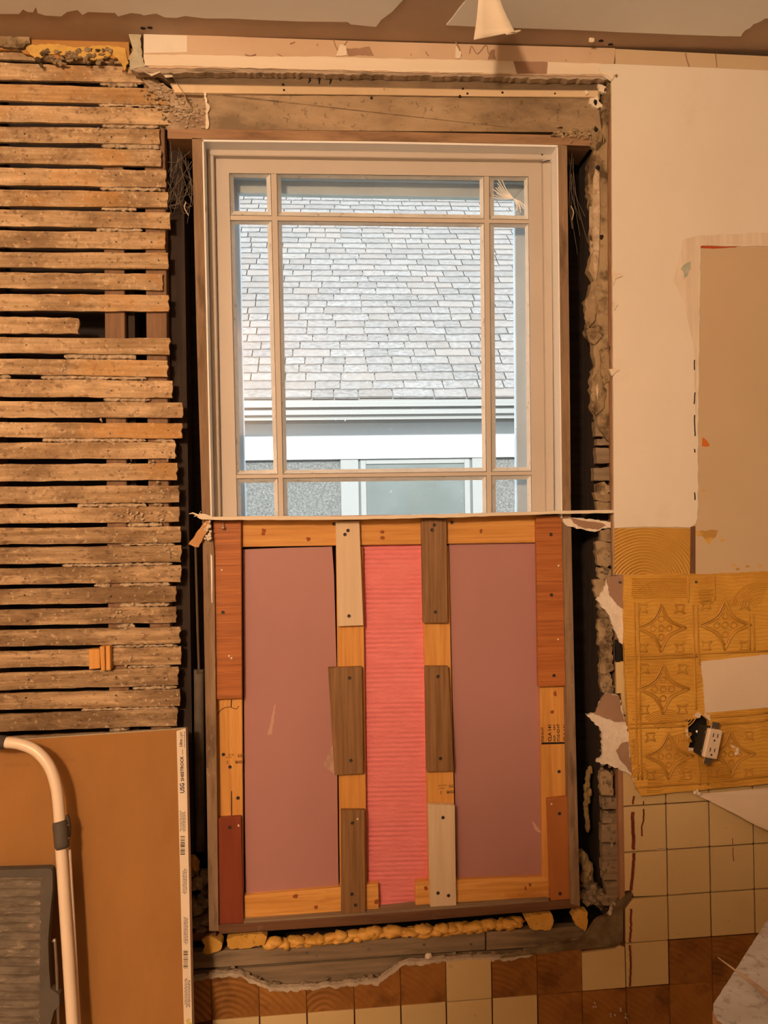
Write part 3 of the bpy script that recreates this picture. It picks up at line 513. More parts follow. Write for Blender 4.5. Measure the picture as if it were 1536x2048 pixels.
def quatre(cx, cy, s, parts):
    out = []
    for rr, off in ((1.0, 0), (.80, 0)):
        for a in range(4):
            t0 = math.pi / 2 * a; p0 = (cx + s * rr * 1.05 * math.cos(t0), cy + s * rr * math.sin(t0)); t1 = t0 + math.pi / 2; p1 = (cx + s * rr * 1.05 * math.cos(t1), cy + s * rr * math.sin(t1))
            tm = (t0 + t1) / 2; k = .50 * rr; pm = (cx + s * k * math.cos(tm), cy + s * k * math.sin(tm)); out.append(rib([p0, pm, p1], .0028 if rr == 1 else .0018))
    for dx, dy in ((0, 0), (.34, 0), (-.34, 0), (0, .38), (0, -.38)):
        out.append(rib([(cx + dx * s + .12 * s * math.cos(t), cy + dy * s + .12 * s * math.sin(t)) for t in [k * math.pi / 3 for k in range(7)]], .0018, 3))
    for sx in (-1, 1):
        for sy in (-1, 1): out.append(rib([(cx + sx * s * .58, cy + sy * s * .98), (cx + sx * s * .66, cy + sy * s * .80), (cx + sx * s * .56, cy + sy * s * .64), (cx + sx * s * .78, cy + sy * s * .70), (cx + sx * s * .98, cy + sy * s * .60), (cx + sx * s * .88, cy + sy * s * .80), (cx + sx * s * .96, cy + sy * s * .96), (cx + sx * s * .58, cy + sy * s * .98)], .0020, 4))
    return [o_ for o_ in out]
for cx, cy, s in ((1322, 1256, 48), (1450, 1250, 50), (1326, 1378, 50), (1337, 1512, 47), (1462, 1508, 46)):
    mk('imprint_motif', *join(quatre(cx, cy, s, None)), orangerib, pn, smooth=True)
for pts in ([(1252, 1312), (1330, 1310), (1400, 1307), (1536, 1302)], [(1252, 1318), (1330, 1316), (1395, 1313)], [(1258, 1448), (1310, 1446), (1375, 1440)], [(1258, 1456), (1310, 1454), (1370, 1452)], [(1268, 1205), (1270, 1300), (1272, 1440), (1276, 1560)], [(1276, 1205), (1278, 1300), (1280, 1440), (1284, 1560)], [(1385, 1210), (1388, 1300), (1392, 1420)], [(1394, 1210), (1397, 1300), (1400, 1330)], [(1498, 1230), (1500, 1300)], [(1506, 1230), (1509, 1300)], [(1420, 1447), (1480, 1446), (1536, 1440)], [(1420, 1434), (1480, 1431), (1536, 1425)], [(1395, 1510), (1400, 1570)], [(1412, 1515), (1416, 1570)], [(1270, 1575), (1340, 1570), (1420, 1564), (1536, 1552)], [(1376, 1152), (1377, 1205)], [(1428, 1150), (1430, 1200)]):
    mk('imprint_line', *rib(pts), orangerib, pn, smooth=True)
ar = []
for cx, cy, r0, r1, a0, a1, n in ((1330, 1470, 20, 60, -2.4, -.8, 9), (1305, 1475, 30, 80, -.1, .7, 9), (1520, 1215, 12, 60, 3.2, 5.0, 10), (1340, 1180, 200, 236, 1.45, 1.75, 6), (1300, 1560, 10, 44, -3.0, -1.8, 6), (1310, 1200, 8, 44, 3.6, 5.6, 7), (1350, 1420, 10, 50, .2, 1.2, 8)):
    for i in range(n):
        r = r0 + (r1 - r0) * i / n; ar.append(rib([(cx + r * math.cos(a0 + (a1 - a0) * t), cy + r * .9 * math.sin(a0 + (a1 - a0) * t)) for t in (0, .25, .5, .75, 1)], .0014, 3))
for x0, x1, y0, y1, sp in ((1262, 1380, 1158, 1200, 4.2), (1395, 1430, 1180, 1212, 4), (1290, 1330, 1540, 1585, 4), (1262, 1290, 1395, 1440, 4), (1400, 1470, 1530, 1565, 3.6), (1262, 1278, 1480, 1530, 4), (1355, 1376, 1520, 1570, 3.6)):
    y = y0
    while y < y1: ar.append(rib([(x0 + random.uniform(0, 6), y), ((x0 + x1) / 2, y + random.uniform(-1, 1)), (x1 - random.uniform(0, 8), y - 1)], .0013, 2)); y += sp
o = mk('trowel_ridges', *join(ar), orangerib, pn); o['kind'] = 'stuff'
plate('gypsum_break', rag([(1193, 1200), (1208, 1180), (1212, 1160), (1222, 1152), (1248, 1151), (1251, 1300), (1241, 1285), (1228, 1258), (1216, 1228), (1193, 1200)], 2, 5)[:-1], -.008, .008, gypm, pn)
plate('torn_paper', rag([(1213, 1154), (1248, 1150), (1249, 1219), (1236, 1210), (1220, 1190), (1213, 1154)], 1.2, 5)[:-1], -.012, .004, paperm, pn)
plate('gypsum_break', rag([(1173, 1429), (1195, 1426), (1206, 1396), (1216, 1388), (1238, 1392), (1250, 1440), (1258, 1470), (1263, 1530), (1282, 1585), (1268, 1562), (1256, 1545), (1225, 1532), (1193, 1524), (1204, 1512), (1206, 1465), (1190, 1445), (1173, 1429)], 2.2, 5)[:-1], -.012, .010, gypm, pn)
plate('torn_paper', rag([(1189, 1428), (1205, 1394), (1216, 1387), (1238, 1393), (1241, 1420), (1250, 1444), (1228, 1442), (1189, 1428)], 1.2, 5)[:-1], -.0155, .004, paperm, pn)
plate('torn_paper', rag([(1233, 1502), (1245, 1488), (1257, 1484), (1259, 1510), (1264, 1548), (1252, 1532), (1240, 1520), (1233, 1502)], 1.2, 5)[:-1], -.0155, .004, paperm, pn)
plate('paper_patch', rag([(1402, 1323), (1470, 1316), (1536, 1309)], .6, 12) + [(1900, 1270), (1900, 1375), (1536, 1415), (1410, 1426)] + rag([(1410, 1426), (1408, 1390), (1402, 1323)], 1.2, 6)[1:-1], -.0172, .0012, patchm, pn)
# curled paper hanging below
V = []; Fc = []; nx, ny = 18, 6
for i in range(nx + 1):
    t = i / nx; x = 1398 + 420 * t; yt_ = 1588 - 38 * t; yb = 1592 + (1662 - 1592) * min(1, (x - 1398) / 138) ** 1.0 + max(0, x - 1536) * .35 + random.uniform(-1, 1)
    for j in range(ny + 1):
        s = j / ny; V.append(P(x, yt_ + (yb - yt_) * s, -.014 - .030 * s * s * min(1, t * 3)))
for i in range(nx):
    for j in range(ny): a = i * (ny + 1) + j; Fc.append((a, a + 1, a + ny + 2, a + ny + 1))
n0 = len(V); V += [v + Vector((0, .0012, -.0005)) for v in V]; Fc2 = [tuple(q + n0 for q in f[::-1]) for f in Fc]
rim = [i * (ny + 1) for i in range(nx + 1)] + [nx * (ny + 1) + j for j in range(1, ny + 1)] + [i * (ny + 1) + ny for i in range(nx - 1, -1, -1)] + [j for j in range(ny - 1, 0, -1)]
Fc3 = [(rim[i], rim[(i + 1) % len(rim)], rim[(i + 1) % len(rim)] + n0, rim[i] + n0) for i in range(len(rim))]
mk('curled_paper', V, Fc + Fc2 + Fc3, patchm, pn, smooth=True)
mk('gypsum_crumb', *join([lump(P(1397 + random.gauss(0, 3), 1587 + random.gauss(0, 2), -.02), .004, .5, 1.5, 1) for _ in range(7)]), gypm, pn)
for x, y in ((1240, 1164), (1392, 1164)): mk('screw', *lump(P(x, y, -.017), .0035, .3, 1, 1), scrm, pn)
mk('plaster_fleck', *join([lump(P(1472 + random.gauss(0, 3), 1503 + random.gauss(0, 4), -.018), .004, .5, 1.5, 1) for _ in range(6)]), gypm, pn)
for c in ([(1386, 1433), (1396, 1424), (1404, 1428), (1400, 1436)], [(1408, 1427), (1420, 1430), (1421, 1442), (1412, 1434)], [(1371, 1456), (1377, 1460), (1377, 1478), (1373, 1470)], [(1377, 1495), (1387, 1496), (1386, 1502), (1377, 1502)]):
    plate('torn_paper', rag(c, .8, 4), -.0175, .0015, patchm, pn)
# electrical box and the receptacle that hangs out of it
eb = root('outlet_box', P(1397, 1505, .0), 'black steel electrical box sunk in the orange adhesive panel', 'electrical box')
hp = [P(x, y, -.010) for x, y in hole]
ctr = sum(hp, Vector()) / len(hp); big = [ctr + (p - ctr) * 1.12 for p in hp]; nb = len(big)
V = [p + Vector((0, -.001, 0)) for p in big] + [p + Vector((0, .0140, 0)) for p in big]
mk('box_shell', V, [(i, (i + 1) % nb, nb + (i + 1) % nb, nb + i) for i in range(nb)] + [tuple(range(nb, 2 * nb))], boxmat, eb, fix=False)
mk('box_screw', *tubem([P(1394, 1463, -.004), P(1394, 1463, .002)], .003, 8), metm, eb)
ol = root('outlet', P(1420, 1520, -.03), 'white duplex receptacle dangling tilted out of its wall box', 'outlet')
oc = P(1424, 1487, -.050)
ang = math.radians(-15)
ux = Vector((math.cos(ang) * .86, .50, math.sin(ang) * .86)).normalized() ; uz = Vector((-math.sin(ang) * .9, 0.05, math.cos(ang))); uz = (uz - ux * uz.dot(ux)).normalized(); uy = uz.cross(ux)
ux, uz = Vector((.96, .17, -.24)).normalized(), None
zt_ = Vector((.26, .02, .96)); uz = (zt_ - ux * zt_.dot(ux)).normalized(); uy = uz.cross(ux)
def ob(name, lo, hi, mat, bev=.0, par=ol):
    v, f = boxm(lo, hi); return mk(name, [oc + ux * a[0] + uy * a[1] + uz * a[2] for a in v], f, mat, par, bev=bev)
face = ob('face', (-.0185, -.006, -.034), (.0185, .006, .034), outm, .0025)
ob('body', (-.0195, .006, -.034), (.0165, .034, .034), outb, .002)
for zc_ in (.017, -.017):
    for xo in (-.006, .006): ob('slot', (xo - .001, -.0064, zc_ - .001), (xo + .001, -.0055, zc_ + .008), inkm, par=face)
    ob('ground_hole', (-.002, -.0064, zc_ - .010), (.002, -.0055, zc_ - .006), inkm, par=face)
for zc_ in (.004, -.002): ob('test_button', (-.005, -.0068, zc_ - .0017), (.005, -.0055, zc_ + .0017), outm, .0004, par=face)
ob('strap', (-.010, .002, .034), (.012, .0045, .050), metm, .001); ob('strap', (-.010, .002, -.050), (.012, .0045, -.034), metm, .001)
for s in (-1, 1):
    mk('terminal_screw', *lump(oc + ux * -.019 + uy * .004 + uz * (.022 * s), .003, .1, 1, 1), metm, ol)
mk('wire', *tubem(smoothpath([oc + uy * .02 + uz * .022, P(1408, 1462, -.025), P(1402, 1455, -.012), P(1398, 1462, .0)], 5), .0022, 6), metm, ol, smooth=True)
mk('wire', *tubem(smoothpath([oc + uy * .02 - uz * .015, P(1400, 1490, -.02), P(1392, 1480, -.008), P(1390, 1470, .0)], 5), .0022, 6), outb, ol, smooth=True)

# ------------------------------------------------------------------ tiled wall under and right of the window
RY = {-4: 1156, -3: 1247, -2: 1337, -1: 1427, 0: 1517.5, 1: 1608, 2: 1700, 3: 1791.5, 4: 1881, 5: 1970, 6: 2060, 7: 2150, 8: 2240}
CX = [329, 422, 518, 613, 708, 801, 892, 984, 1075, 1164, 1252, 1339, 1425, 1513, 1600, 1686, 1770]
def gp(i, k):
    y = RY[k]; x = CX[i]
    for _ in range(3):
        xx_ = CX[i] + .0187 * (y - 1970); y = RY[k] - (.058 + .004 * k) * (xx_ - 1332)
    return xx_, y
TOPM = rag([(384, 1958), (400, 1954), (430, 1950), (458, 1946), (480, 1948), (505, 1960), (540, 1974), (575, 1976), (620, 1974), (700, 1966), (755, 1962), (785, 1942), (805, 1925), (840, 1922), (900, 1918), (960, 1915), (1030, 1914), (1060, 1906), (1110, 1893), (1165, 1882), (1190, 1862), (1214, 1838), (1232, 1808)], 1.6, 6)
wb = tag(plate('wall_bottom', [(384, 2300)] + TOPM + [(1240, 1790), (1239, 1250), (1239, 1150), (1900, 1150), (1900, 2300)], .008, .016, groutm), 'lower wall of square cream tiles with brown adhesive where tiles fell off', 'wall', kind='structure')
plate('broken_edge', TOPM + [(x + random.uniform(-1, 1), y + random.uniform(4, 10)) for x, y in TOPM[::-1]], .001, .014, M('pale_break', (.42, .36, .28), (.60, .53, .43), 40, rough=.95, bump=.9, bs=120, bd=.003), wb)
def quad(i, k, g=1.35):
    a, b, c, d = gp(i, k), gp(i + 1, k), gp(i + 1, k + 1), gp(i, k + 1)
    return [(a[0] + g, a[1] + g), (b[0] - g, b[1] + g), (c[0] - g, c[1] - g), (d[0] + g, d[1] - g)]
def clip(q, f):                                   # keep the part of the quad for which f(x) < y (below the broken plaster)
    out = []
    top = q[:2]; n = 10
    out = [(q[0][0] + (q[1][0] - q[0][0]) * t / n, q[0][1] + (q[1][1] - q[0][1]) * t / n) for t in range(n + 1)]
    out = [(x, max(y, f(x))) for x, y in out]; return out + q[2:]
tops = [(x, y) for x, y in TOPM]
def ftop(x):
    for (x0, y0), (x1, y1) in zip(tops, tops[1:]):
        if x0 <= x <= x1 and x1 > x0: return y0 + (y1 - y0) * (x - x0) / (x1 - x0) + 4
    return -1e9
TY = .0005
white = [(10, k) for k in range(-4, 5)] + [(i, k) for i in (11, 12, 13, 14, 15) for k in range(0, 4)] + [(9, 4), (6, 4), (6, 5), (7, 5)] + [(i, 5) for i in range(1, 6)]
for i, k in white:
    q = quad(i, k)
    if (i, k) == (10, 3): q = [(1266, 1798), q[1], q[2], q[3], (1251, 1818)]
    elif (i, k) == (9, 4): q = [(q[0][0], 1906), (1230, 1897), (1236, 1890), (q[1][0], q[1][1] + 6), q[2], q[3]]
    elif (i, k) == (10, 2): q = [q[0], q[1], q[2], (1268, q[3][1] - 3), (1262, 1780), (q[3][0], 1782)]
    elif (i, k) == (6, 4): q = clip(q, ftop)
    plate('tile', q, TY + random.uniform(-.0006, .0006), .007, tilem, wb, .0008 if len(q) == 4 else 0)
for k in range(-1, 4):
    a, b = gp(10, k), gp(10, k + 1)
    if k < 3: plate('tile', [(a[0] - 7, a[1] + 1), (a[0] - 1, a[1] + 1), (b[0] - 1, b[1] - 1), (b[0] - 7, b[1] - 1)], TY, .007, tilem, wb)
plate('tile', [(1232, 1325), (1247, 1324), (1249, 1385), (1233, 1387)], TY, .007, tilem, wb)
plate('tile', [(1231, 1280), (1246, 1279), (1248, 1322), (1232, 1323)], TY - .001, .007, blacktile, wb)
for i, k in [(i, 4) for i in (0, 1, 2, 3, 4, 5, 7, 8)] + [(i, 5) for i in (8, 9, 10, 11, 12, 13)] + [(i, 4) for i in (11, 12, 13)] + [(i, 6) for i in range(1, 14)]:
    q = quad(i, k, .7)
    if k == 4 and i < 9: q = clip(q, ftop)
    if i == 0: q = [(max(x, 385), y) for x, y in q]
    plate('adhesive_square', q, .0045 + random.uniform(-.001, .001), .004, mortm, wb)
for pts, w_ in (([(1268, 1592), (1266, 1608)], 2.0), ([(1266, 1624), (1264, 1636), (1266, 1660), (1267, 1698)], 3.6), ([(1268, 1706), (1266, 1730), (1262, 1780)], 3.4), ([(1287, 1602), (1287, 1610)], 1.2), ([(1287, 1618), (1287, 1640), (1284, 1650), (1284, 1672)], 1.7), ([(1262, 1818), (1262, 1850), (1260, 1884)], 2.2), ([(1260, 1890), (1261, 1930), (1260, 1972)], 2.2), ([(1465, 1676), (1466, 1690)], .8), ([(1466, 1695), (1467, 1722)], .8)):
    mk('red_run', *tubem([P(x, y, TY) for x, y in rag(pts, .8, 5)], w_ * MM, 6), rustline, wb)
mk('tile_chip', *lump(P(1323, 1699, -.001), (.012, .003, .003), .5), keym, wb)
mk('dot', *tubem([P(900, 1933, -.0015), P(900, 1933, .001)], .0045, 10), M('dot_putty', (.45, .34, .18), rough=.7, bump=0), wb)
cr = [lump(P(x + random.gauss(0, 3), y + random.gauss(0, 2), .002), .003, .5, 1.5, 1) for x, y in ((1225, 2028), (1243, 2021), (1253, 2030), (1190, 2012)) for _ in range(3)]
o = mk('adhesive_crumbs', *join(cr), keym, wb); o['kind'] = 'stuff'
plate('stained_plaster', rag([(1000, 1917), (1060, 1902), (1110, 1890), (1160, 1882), (1172, 1868), (1186, 1852), (1196, 1838), (1212, 1832), (1222, 1830), (1228, 1815), (1246, 1796), (1266, 1786), (1262, 1800), (1247, 1818)], 1.5, 6) + rag([(1247, 1820), (1246, 1882), (1236, 1892), (1180, 1897), (1100, 1906), (1040, 1912)], .8, 10), -.0005, .010, M('dark_stained_plaster', (.14, .10, .055), (.30, .24, .15), 5, (1, 1, 2), .6, .4, 50, .002, .3, stains=[((.05, .035, .02), 8, .5, .62, .7), ((.50, .42, .30), 60, .68, .75, .5)], lo=.45, hi=.7), wb)
wr_ = P(1247, 1890, -.002)
# boards under the sill
for q in ([(376, 1906), (700, 1884), (970, 1864), (970, 1899), (700, 1917), (376, 1938)], [(973, 1864), (1158, 1853), (1180, 1870), (1080, 1893), (973, 1900)]):
    plate('sheathing_board', q, .026, .02, grayw, wb)
plate('sheathing_board', [(376, 1944), (617, 1928), (860, 1910), (860, 1960), (617, 1982), (376, 1992)], .028, .02, grayw, wb)
plate('sheathing_board', [(855, 1908), (1100, 1896), (1100, 1930), (855, 1950)], .034, .02, grayw, wb)
for x, y in ((614, 1905), (738, 1898), (848, 1889), (942, 1888), (633, 1910)):
    mk('nail_head', *tubem([P(x, y, .0252), P(x, y, .028)], .0035, 8), scrm, wb)
cr = [lump(P(385 + random.uniform(0, 650), 0, .02) * 0 + P(x, ftop(x) - 6 - abs(random.gauss(0, 4)), .016), (random.uniform(.003, .010), .006, random.uniform(.002, .005)), .6, 1.5, 1) for x in [random.uniform(386, 1100) for _ in range(150)]]
o = mk('plaster_rubble', *join(cr), rubm, wb); o['kind'] = 'stuff'
mk('white_pebble', *lump(P(857, 1913, .012), (.009, .006, .007), .4), gypm, wb)

# ------------------------------------------------------------------ window
wn = root('window_1', P(768, 1100, .03), 'tall white-painted window sash of nine panes in a stripped wooden frame', 'window', kind='structure')
plate('jamb', [(384, 276), (404, 277), (421, 1035), (428, 1100), (437, 1862), (418, 1862), (405, 1060), (394, 700)], .008, .15, framem, wn)
plate('jamb', [(1116, 289), (1134, 291), (1139, 700), (1142, 1040), (1151, 1460), (1160, 1812), (1141, 1808), (1133, 1400), (1125, 1040), (1121, 700)], .008, .15, framem, wn)
plate('jamb_liner', [(404, 278), (407, 278), (424, 1040), (421, 1040)], .0085, .075, linerm, wn)
plate('jamb_liner', [(1113, 290), (1116, 290), (1125, 1036), (1122, 1036)], .0085, .075, linerm, wn)
plate('head_liner', [(404, 279), (768, 283), (1116, 290), (1116, 294), (768, 287), (404, 283)], .0085, .075, linerm, wn)
def zpl(name, pix, Y, t, mat, par, bev=.0015): return plate(name, pix, Y, t, mat, par, bev)
YB = .050
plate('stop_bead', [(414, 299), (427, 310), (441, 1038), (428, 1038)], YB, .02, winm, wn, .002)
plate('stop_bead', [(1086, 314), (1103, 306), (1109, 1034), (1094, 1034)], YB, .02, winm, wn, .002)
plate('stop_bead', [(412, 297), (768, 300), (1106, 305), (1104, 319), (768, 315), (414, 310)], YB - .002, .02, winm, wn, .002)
YF, YG = .066, .090
sash = root('sash', P(768, 1060, YF)); sash.parent = wn; sash.location = WL[sash.name] - WL[wn.name]
# pane openings: column edges at y=346 / y=1030, row edges at x=460 / x=1057
XT = [458, 542, 553, 968, 978, 1057]; XB = [474, 558, 567, 974, 983, 1064]
YLr = [346, 431, 440, 950, 957, 1075]; YRr = [353, 440, 447, 943, 950, 1066]
def op(i, j):
    y = YLr[j]; 
    for _ in range(3):
        x = XT[i] + (XB[i] - XT[i]) * (y - 346) / 684; y = YLr[j] + (YRr[j] - YLr[j]) * (x - 460) / 597
    return (x, y)
BV = 3
def shift(p, dx, dy): return (p[0] + dx, p[1] + dy)
TLo, TRo, BLo, BRo = (424, 312), (1090, 318), (444, 1080), (1099, 1072)
A = [op(0, 0), op(5, 0), op(5, 5), op(0, 5)]
Bk = [shift(A[0], BV, BV), shift(A[1], -BV, BV), shift(A[2], -BV, -BV), shift(A[3], BV, -BV)]
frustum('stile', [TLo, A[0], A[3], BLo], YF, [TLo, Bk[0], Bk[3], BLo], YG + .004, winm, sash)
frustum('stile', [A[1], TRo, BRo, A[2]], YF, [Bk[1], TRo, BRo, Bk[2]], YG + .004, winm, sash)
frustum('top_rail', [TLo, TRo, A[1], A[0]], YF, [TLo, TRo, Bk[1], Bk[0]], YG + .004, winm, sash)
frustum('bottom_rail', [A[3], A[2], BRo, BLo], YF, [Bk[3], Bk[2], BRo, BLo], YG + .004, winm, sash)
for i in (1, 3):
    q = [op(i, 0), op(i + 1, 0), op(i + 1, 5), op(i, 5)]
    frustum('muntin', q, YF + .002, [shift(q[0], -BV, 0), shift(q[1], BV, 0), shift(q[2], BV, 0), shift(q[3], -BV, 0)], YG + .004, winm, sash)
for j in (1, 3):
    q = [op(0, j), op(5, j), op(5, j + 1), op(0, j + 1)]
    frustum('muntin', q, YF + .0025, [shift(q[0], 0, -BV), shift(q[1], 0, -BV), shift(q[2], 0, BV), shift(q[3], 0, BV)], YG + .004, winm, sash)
def fr(i, j, d): 
    a, b, c, e = op(i, j), op(i + 1, j), op(i + 1, j + 1), op(i, j + 1)
    return [shift(a, d, d), shift(b, -d, d), shift(c, -d, -d), shift(e, d, -d)]
for ci in (0, 2, 4):
    for rj in (0, 2, 4):
        q = fr(ci, rj, 1.5)
        plate('pane', q, YG, .003, glassm, sash)
        o4 = fr(ci, rj, 1.2); i4 = fr(ci, rj, 9)
        V = [P(x, y, YF + .005) for x, y in o4] + [P(x, y, YG - .001) for x, y in rag(i4 + i4[:1], .8, 400)[:-1]] + [P(x, y, YG + .001) for x, y in o4]
        Fb = [(k, (k + 1) % 4, 4 + (k + 1) % 4, 4 + k) for k in range(4)] + [(4 + k, 4 + (k + 1) % 4, 8 + (k + 1) % 4, 8 + k) for k in range(4)] + [(8 + k, 8 + (k + 1) % 4, (k + 1) % 4, k) for k in range(4)]
        mk('putty_bead', V, Fb, puttym, sash)
plate('paint_sliver', rag([(421, 1108), (424, 1112), (425, 1204), (423, 1206)], .5, 12), .0065, .002, linerm, wn)
# storm frame outside
YM = .135
so = [(478, 386), (1029, 396), (1034, 1090), (493, 1100)]; sO = [(424, 300), (1105, 310), (1110, 1140), (436, 1150)]
for a, b in ((0, 1), (1, 2), (2, 3), (3, 0)):
    if (a, b) == (2, 3): continue
    plate('storm_frame', [sO[a], sO[b], so[b], so[a]], YM, .022, stormm, wn, .002)
    w2 = [((sO[k][0] * .35 + so[k][0] * .65), (sO[k][1] * .35 + so[k][1] * .65)) for k in (a, b)]
    plate('storm_bead', [sO[a], sO[b], w2[1], w2[0]], YM - .012, .013, stormm, wn, .002)
for q in ([(404, 290), (424, 300), (436, 1100), (424, 1100)], [(1100, 300), (1118, 300), (1122, 1100), (1106, 1100)]):
    plate('outer_stop', q, .10, .06, stormm, wn)
plate('outer_head', [(404, 283), (1118, 292), (1118, 312), (404, 304)], .10, .06, stormm, wn)
# paint chips in the reveal, nail
mk('paint_chip', *lump(P(411, 417, .022), (.0016, .004, .011), .4), inkm, wn); mk('paint_chip', *lump(P(1108, 421, .045), (.0014, .005, .012), .4), inkm, wn)
mk('bent_nail', *tubem([P(1080, 325, .047), P(1088, 323, .044), P(1100, 321, .040)], [.001, .0016, .0016], 6), scrm, wn)
mk('nail_hole', *lump(P(1084, 309, .047), .0022, .3, 1, 1), inkm, wn)
# stool: thin sawn-off board left along the sash bottom
st = rag([(393, 1033), (420, 1034), (560, 1032), (700, 1033), (900, 1028), (1060, 1024), (1140, 1021), (1228, 1020)], .5, 24)
sb = rag([(1228, 1026), (1140, 1027), (1060, 1030), (900, 1035), (700, 1039), (560, 1040), (430, 1040), (400, 1038)], .6, 16)
plate('stool', st + sb, -.016, .085, whitestrip, wn)
V, Fc = [], []
for pts in ([(420, 1035), (400, 1032), (385, 1026), (378, 1028)], [(420, 1037), (404, 1037), (395, 1030), (388, 1033)], [(425, 1036), (410, 1030), (398, 1028), (402, 1022)]):
    v, f = tubem([P(x, y, -.014) for x, y in pts], [.003, .0028, .002, .0006], 5); V, Fc = join([(V, Fc), (v, f)])
mk('frayed_end', V, Fc, whitestrip, wn)
plate('sill', [(430, 1851), (487, 1848), (760, 1829), (1100, 1804), (1158, 1799), (1162, 1816), (780, 1847), (440, 1869)], .010, .13, silm, wn, .002)
plate('sill_ledge', [(487, 1843), (760, 1824), (830, 1817), (1098, 1800), (1098, 1804), (760, 1829), (487, 1847)], .013, .05, grayw, wn)

# ------------------------------------------------------------------ boarding over the lower sash
bd = root('window_boarding', P(790, 1850, .03), 'lower window filled with pine framing, mauve and pink foam panels and screwed cleats', 'window boarding')
YPn, YPl = .030, .041
plate('light_block_board', [(428, 1036), (1128, 1030), (1142, 1806), (438, 1850)], .068, .012, darkwoodm, bd)  # dark sheet added to stop daylight and keep the gaps between panels dark
def rect(name, q, Y, t, mat, bev=.0012): return plate(name, q, Y, t, mat, bd, bev)
trail = rect('pine_rail', [(483, 1034), (1073, 1026), (1073, 1085), (483, 1094)], YPn, .034, pineH)
lst = rect('pine_upright', [(430, 1040), (482, 1040), (487, 1850), (437, 1852)], YPn, .034, pineV)
rect('pine_upright', [(672, 1094), (726, 1093), (734, 1768), (680, 1772)], YPn + .001, .033, pineV)
cst = rect('pine_upright', [(845, 1092), (897, 1091), (912, 1762), (857, 1762)], YPn + .001, .033, pineV)
rst = rect('pine_upright', [(1075, 1030), (1130, 1030), (1141, 1800), (1086, 1803)], YPn, .034, pineV)
lrail = rect('pine_rail', [(488, 1792), (757, 1768), (758, 1827), (488, 1846)], YPn - .001, .034, pineH)
rrail = rect('pine_rail', [(831, 1764), (1096, 1753), (1099, 1803), (831, 1820)], YPn - .001, .034, pineH)
pm1 = rect('mauve_panel', [(486, 1099), (560, 1096), (664, 1093), (668, 1150), (673, 1330), (675, 1600), (677, 1772), (491, 1792)], YPl, .02, mauvem, 0)
pm2 = rect('mauve_panel', [(897, 1088), (1072, 1084), (1077, 1380), (1086, 1752), (920, 1763), (914, 1755), (906, 1440)], YPl, .02, mauvem, 0)
# pink ribbed foam: modelled ribs
V, Fc = [], []; rows = 150
for i in range(rows + 1):
    t = i / rows; y = 1086 + (1828 - 1086) * t; xl_ = 722 + 14 * t; xr2 = 846 + 14 * t
    dY = (.0013 if i % 2 else .0) * random.uniform(.5, 1.1)
    for x in (xl_, (xl_ + xr2) / 2, xr2): V.append(P(x, y, YPl + .004 + dY))
for i in range(rows):
    for k in range(2): a = i * 3 + k; Fc.append((a, a + 1, a + 4, a + 3))
n0 = len(V); V += [P(722, 1086, .062), P(846, 1086, .062), P(860, 1828, .062), P(736, 1828, .062)]
Fc += [(n0 + 3, n0 + 2, n0 + 1, n0), tuple([0, 1, 2, n0 + 1, n0]), tuple([n0 - 1, n0 - 2, n0 - 3, n0 + 3, n0 + 2])] + [tuple([i * 3 for i in range(rows + 1)] + [n0 + 3, n0]), tuple([i * 3 + 2 for i in range(rows, -1, -1)] + [n0 + 1, n0 + 2])]
mk('pink_foam', V, Fc, pinkm, bd)
YCl = .016
cl = {}
for key_, q, mt in (('a', [(426, 1042), (482, 1041), (484, 1397), (430, 1399)], rustm), ('b', [(671, 1043), (719, 1042), (727, 1251), (676, 1253)], crmm), ('c', [(842, 1038), (893, 1038), (896, 1246), (846, 1246)], brnm), ('d', [(1072, 1032), (1126, 1031), (1134, 1372), (1077, 1374)], rustm), ('e', [(656, 1336), (724, 1334), (727, 1548), (669, 1551)], brnm), ('f', [(850, 1333), (897, 1333), (908, 1543), (853, 1544)], brnm), ('g', [(435, 1637), (482, 1634), (487, 1851), (438, 1853)], redm), ('h', [(682, 1621), (730, 1621), (731, 1832), (682, 1833)], brnm), ('i', [(856, 1609), (910, 1611), (913, 1822), (861, 1823)], crmm), ('j', [(1095, 1599), (1137, 1594), (1142, 1803), (1102, 1805)], orgm)):
    cl[key_] = rect('cleat', q, YCl, .0145, mt)
for kk, lb in (('a', 'tall rust-stained cleat under the broken stool'), ('g', 'short dark red cleat'), ('b', 'cream cleat beside the left mauve panel'), ('i', 'cream cleat at the foot of the boarding'), ('j', 'short orange-brown cleat')): cl[kk]['label'] = lb
def screw(par, x, y, Y=YCl, r=.0042):
    p = P(x, y, Y)
    V, Fc = [], []; n = 10
    for rr, dy in ((r, -.0008), (r * .85, -.0016), (r * .35, -.0012), (r * .2, -.0002)):
        for k in range(n): a = 2 * math.pi * k / n; V.append(p + Vector((rr * math.cos(a), dy, rr * math.sin(a))))
    for j in range(3):
        for k in range(n): Fc.append((j * n + k, j * n + (k + 1) % n, j * n + n + (k + 1) % n, j * n + n + k))
    Fc += [tuple(range(3 * n, 4 * n)), tuple(range(n - 1, -1, -1))]
    mk('screw', V, Fc, scrm, par)
for kk, pts in dict(a=[(446, 1225)], b=[(690, 1069), (696, 1061), (698, 1232)], c=[(864, 1060), (869, 1050), (871, 1224)], d=[(1102, 1069), (1103, 1190), (1108, 1351)], e=[(699, 1356), (702, 1521)], f=[(876, 1353), (881, 1517)], g=[(460, 1655)], h=[(705, 1646), (704, 1788), (711, 1810)], i=[(886, 1635), (876, 1786), (897, 1791)], j=[(1119, 1627), (1120, 1787)]).items():
    for x, y in pts: screw(cl[kk], x, y)
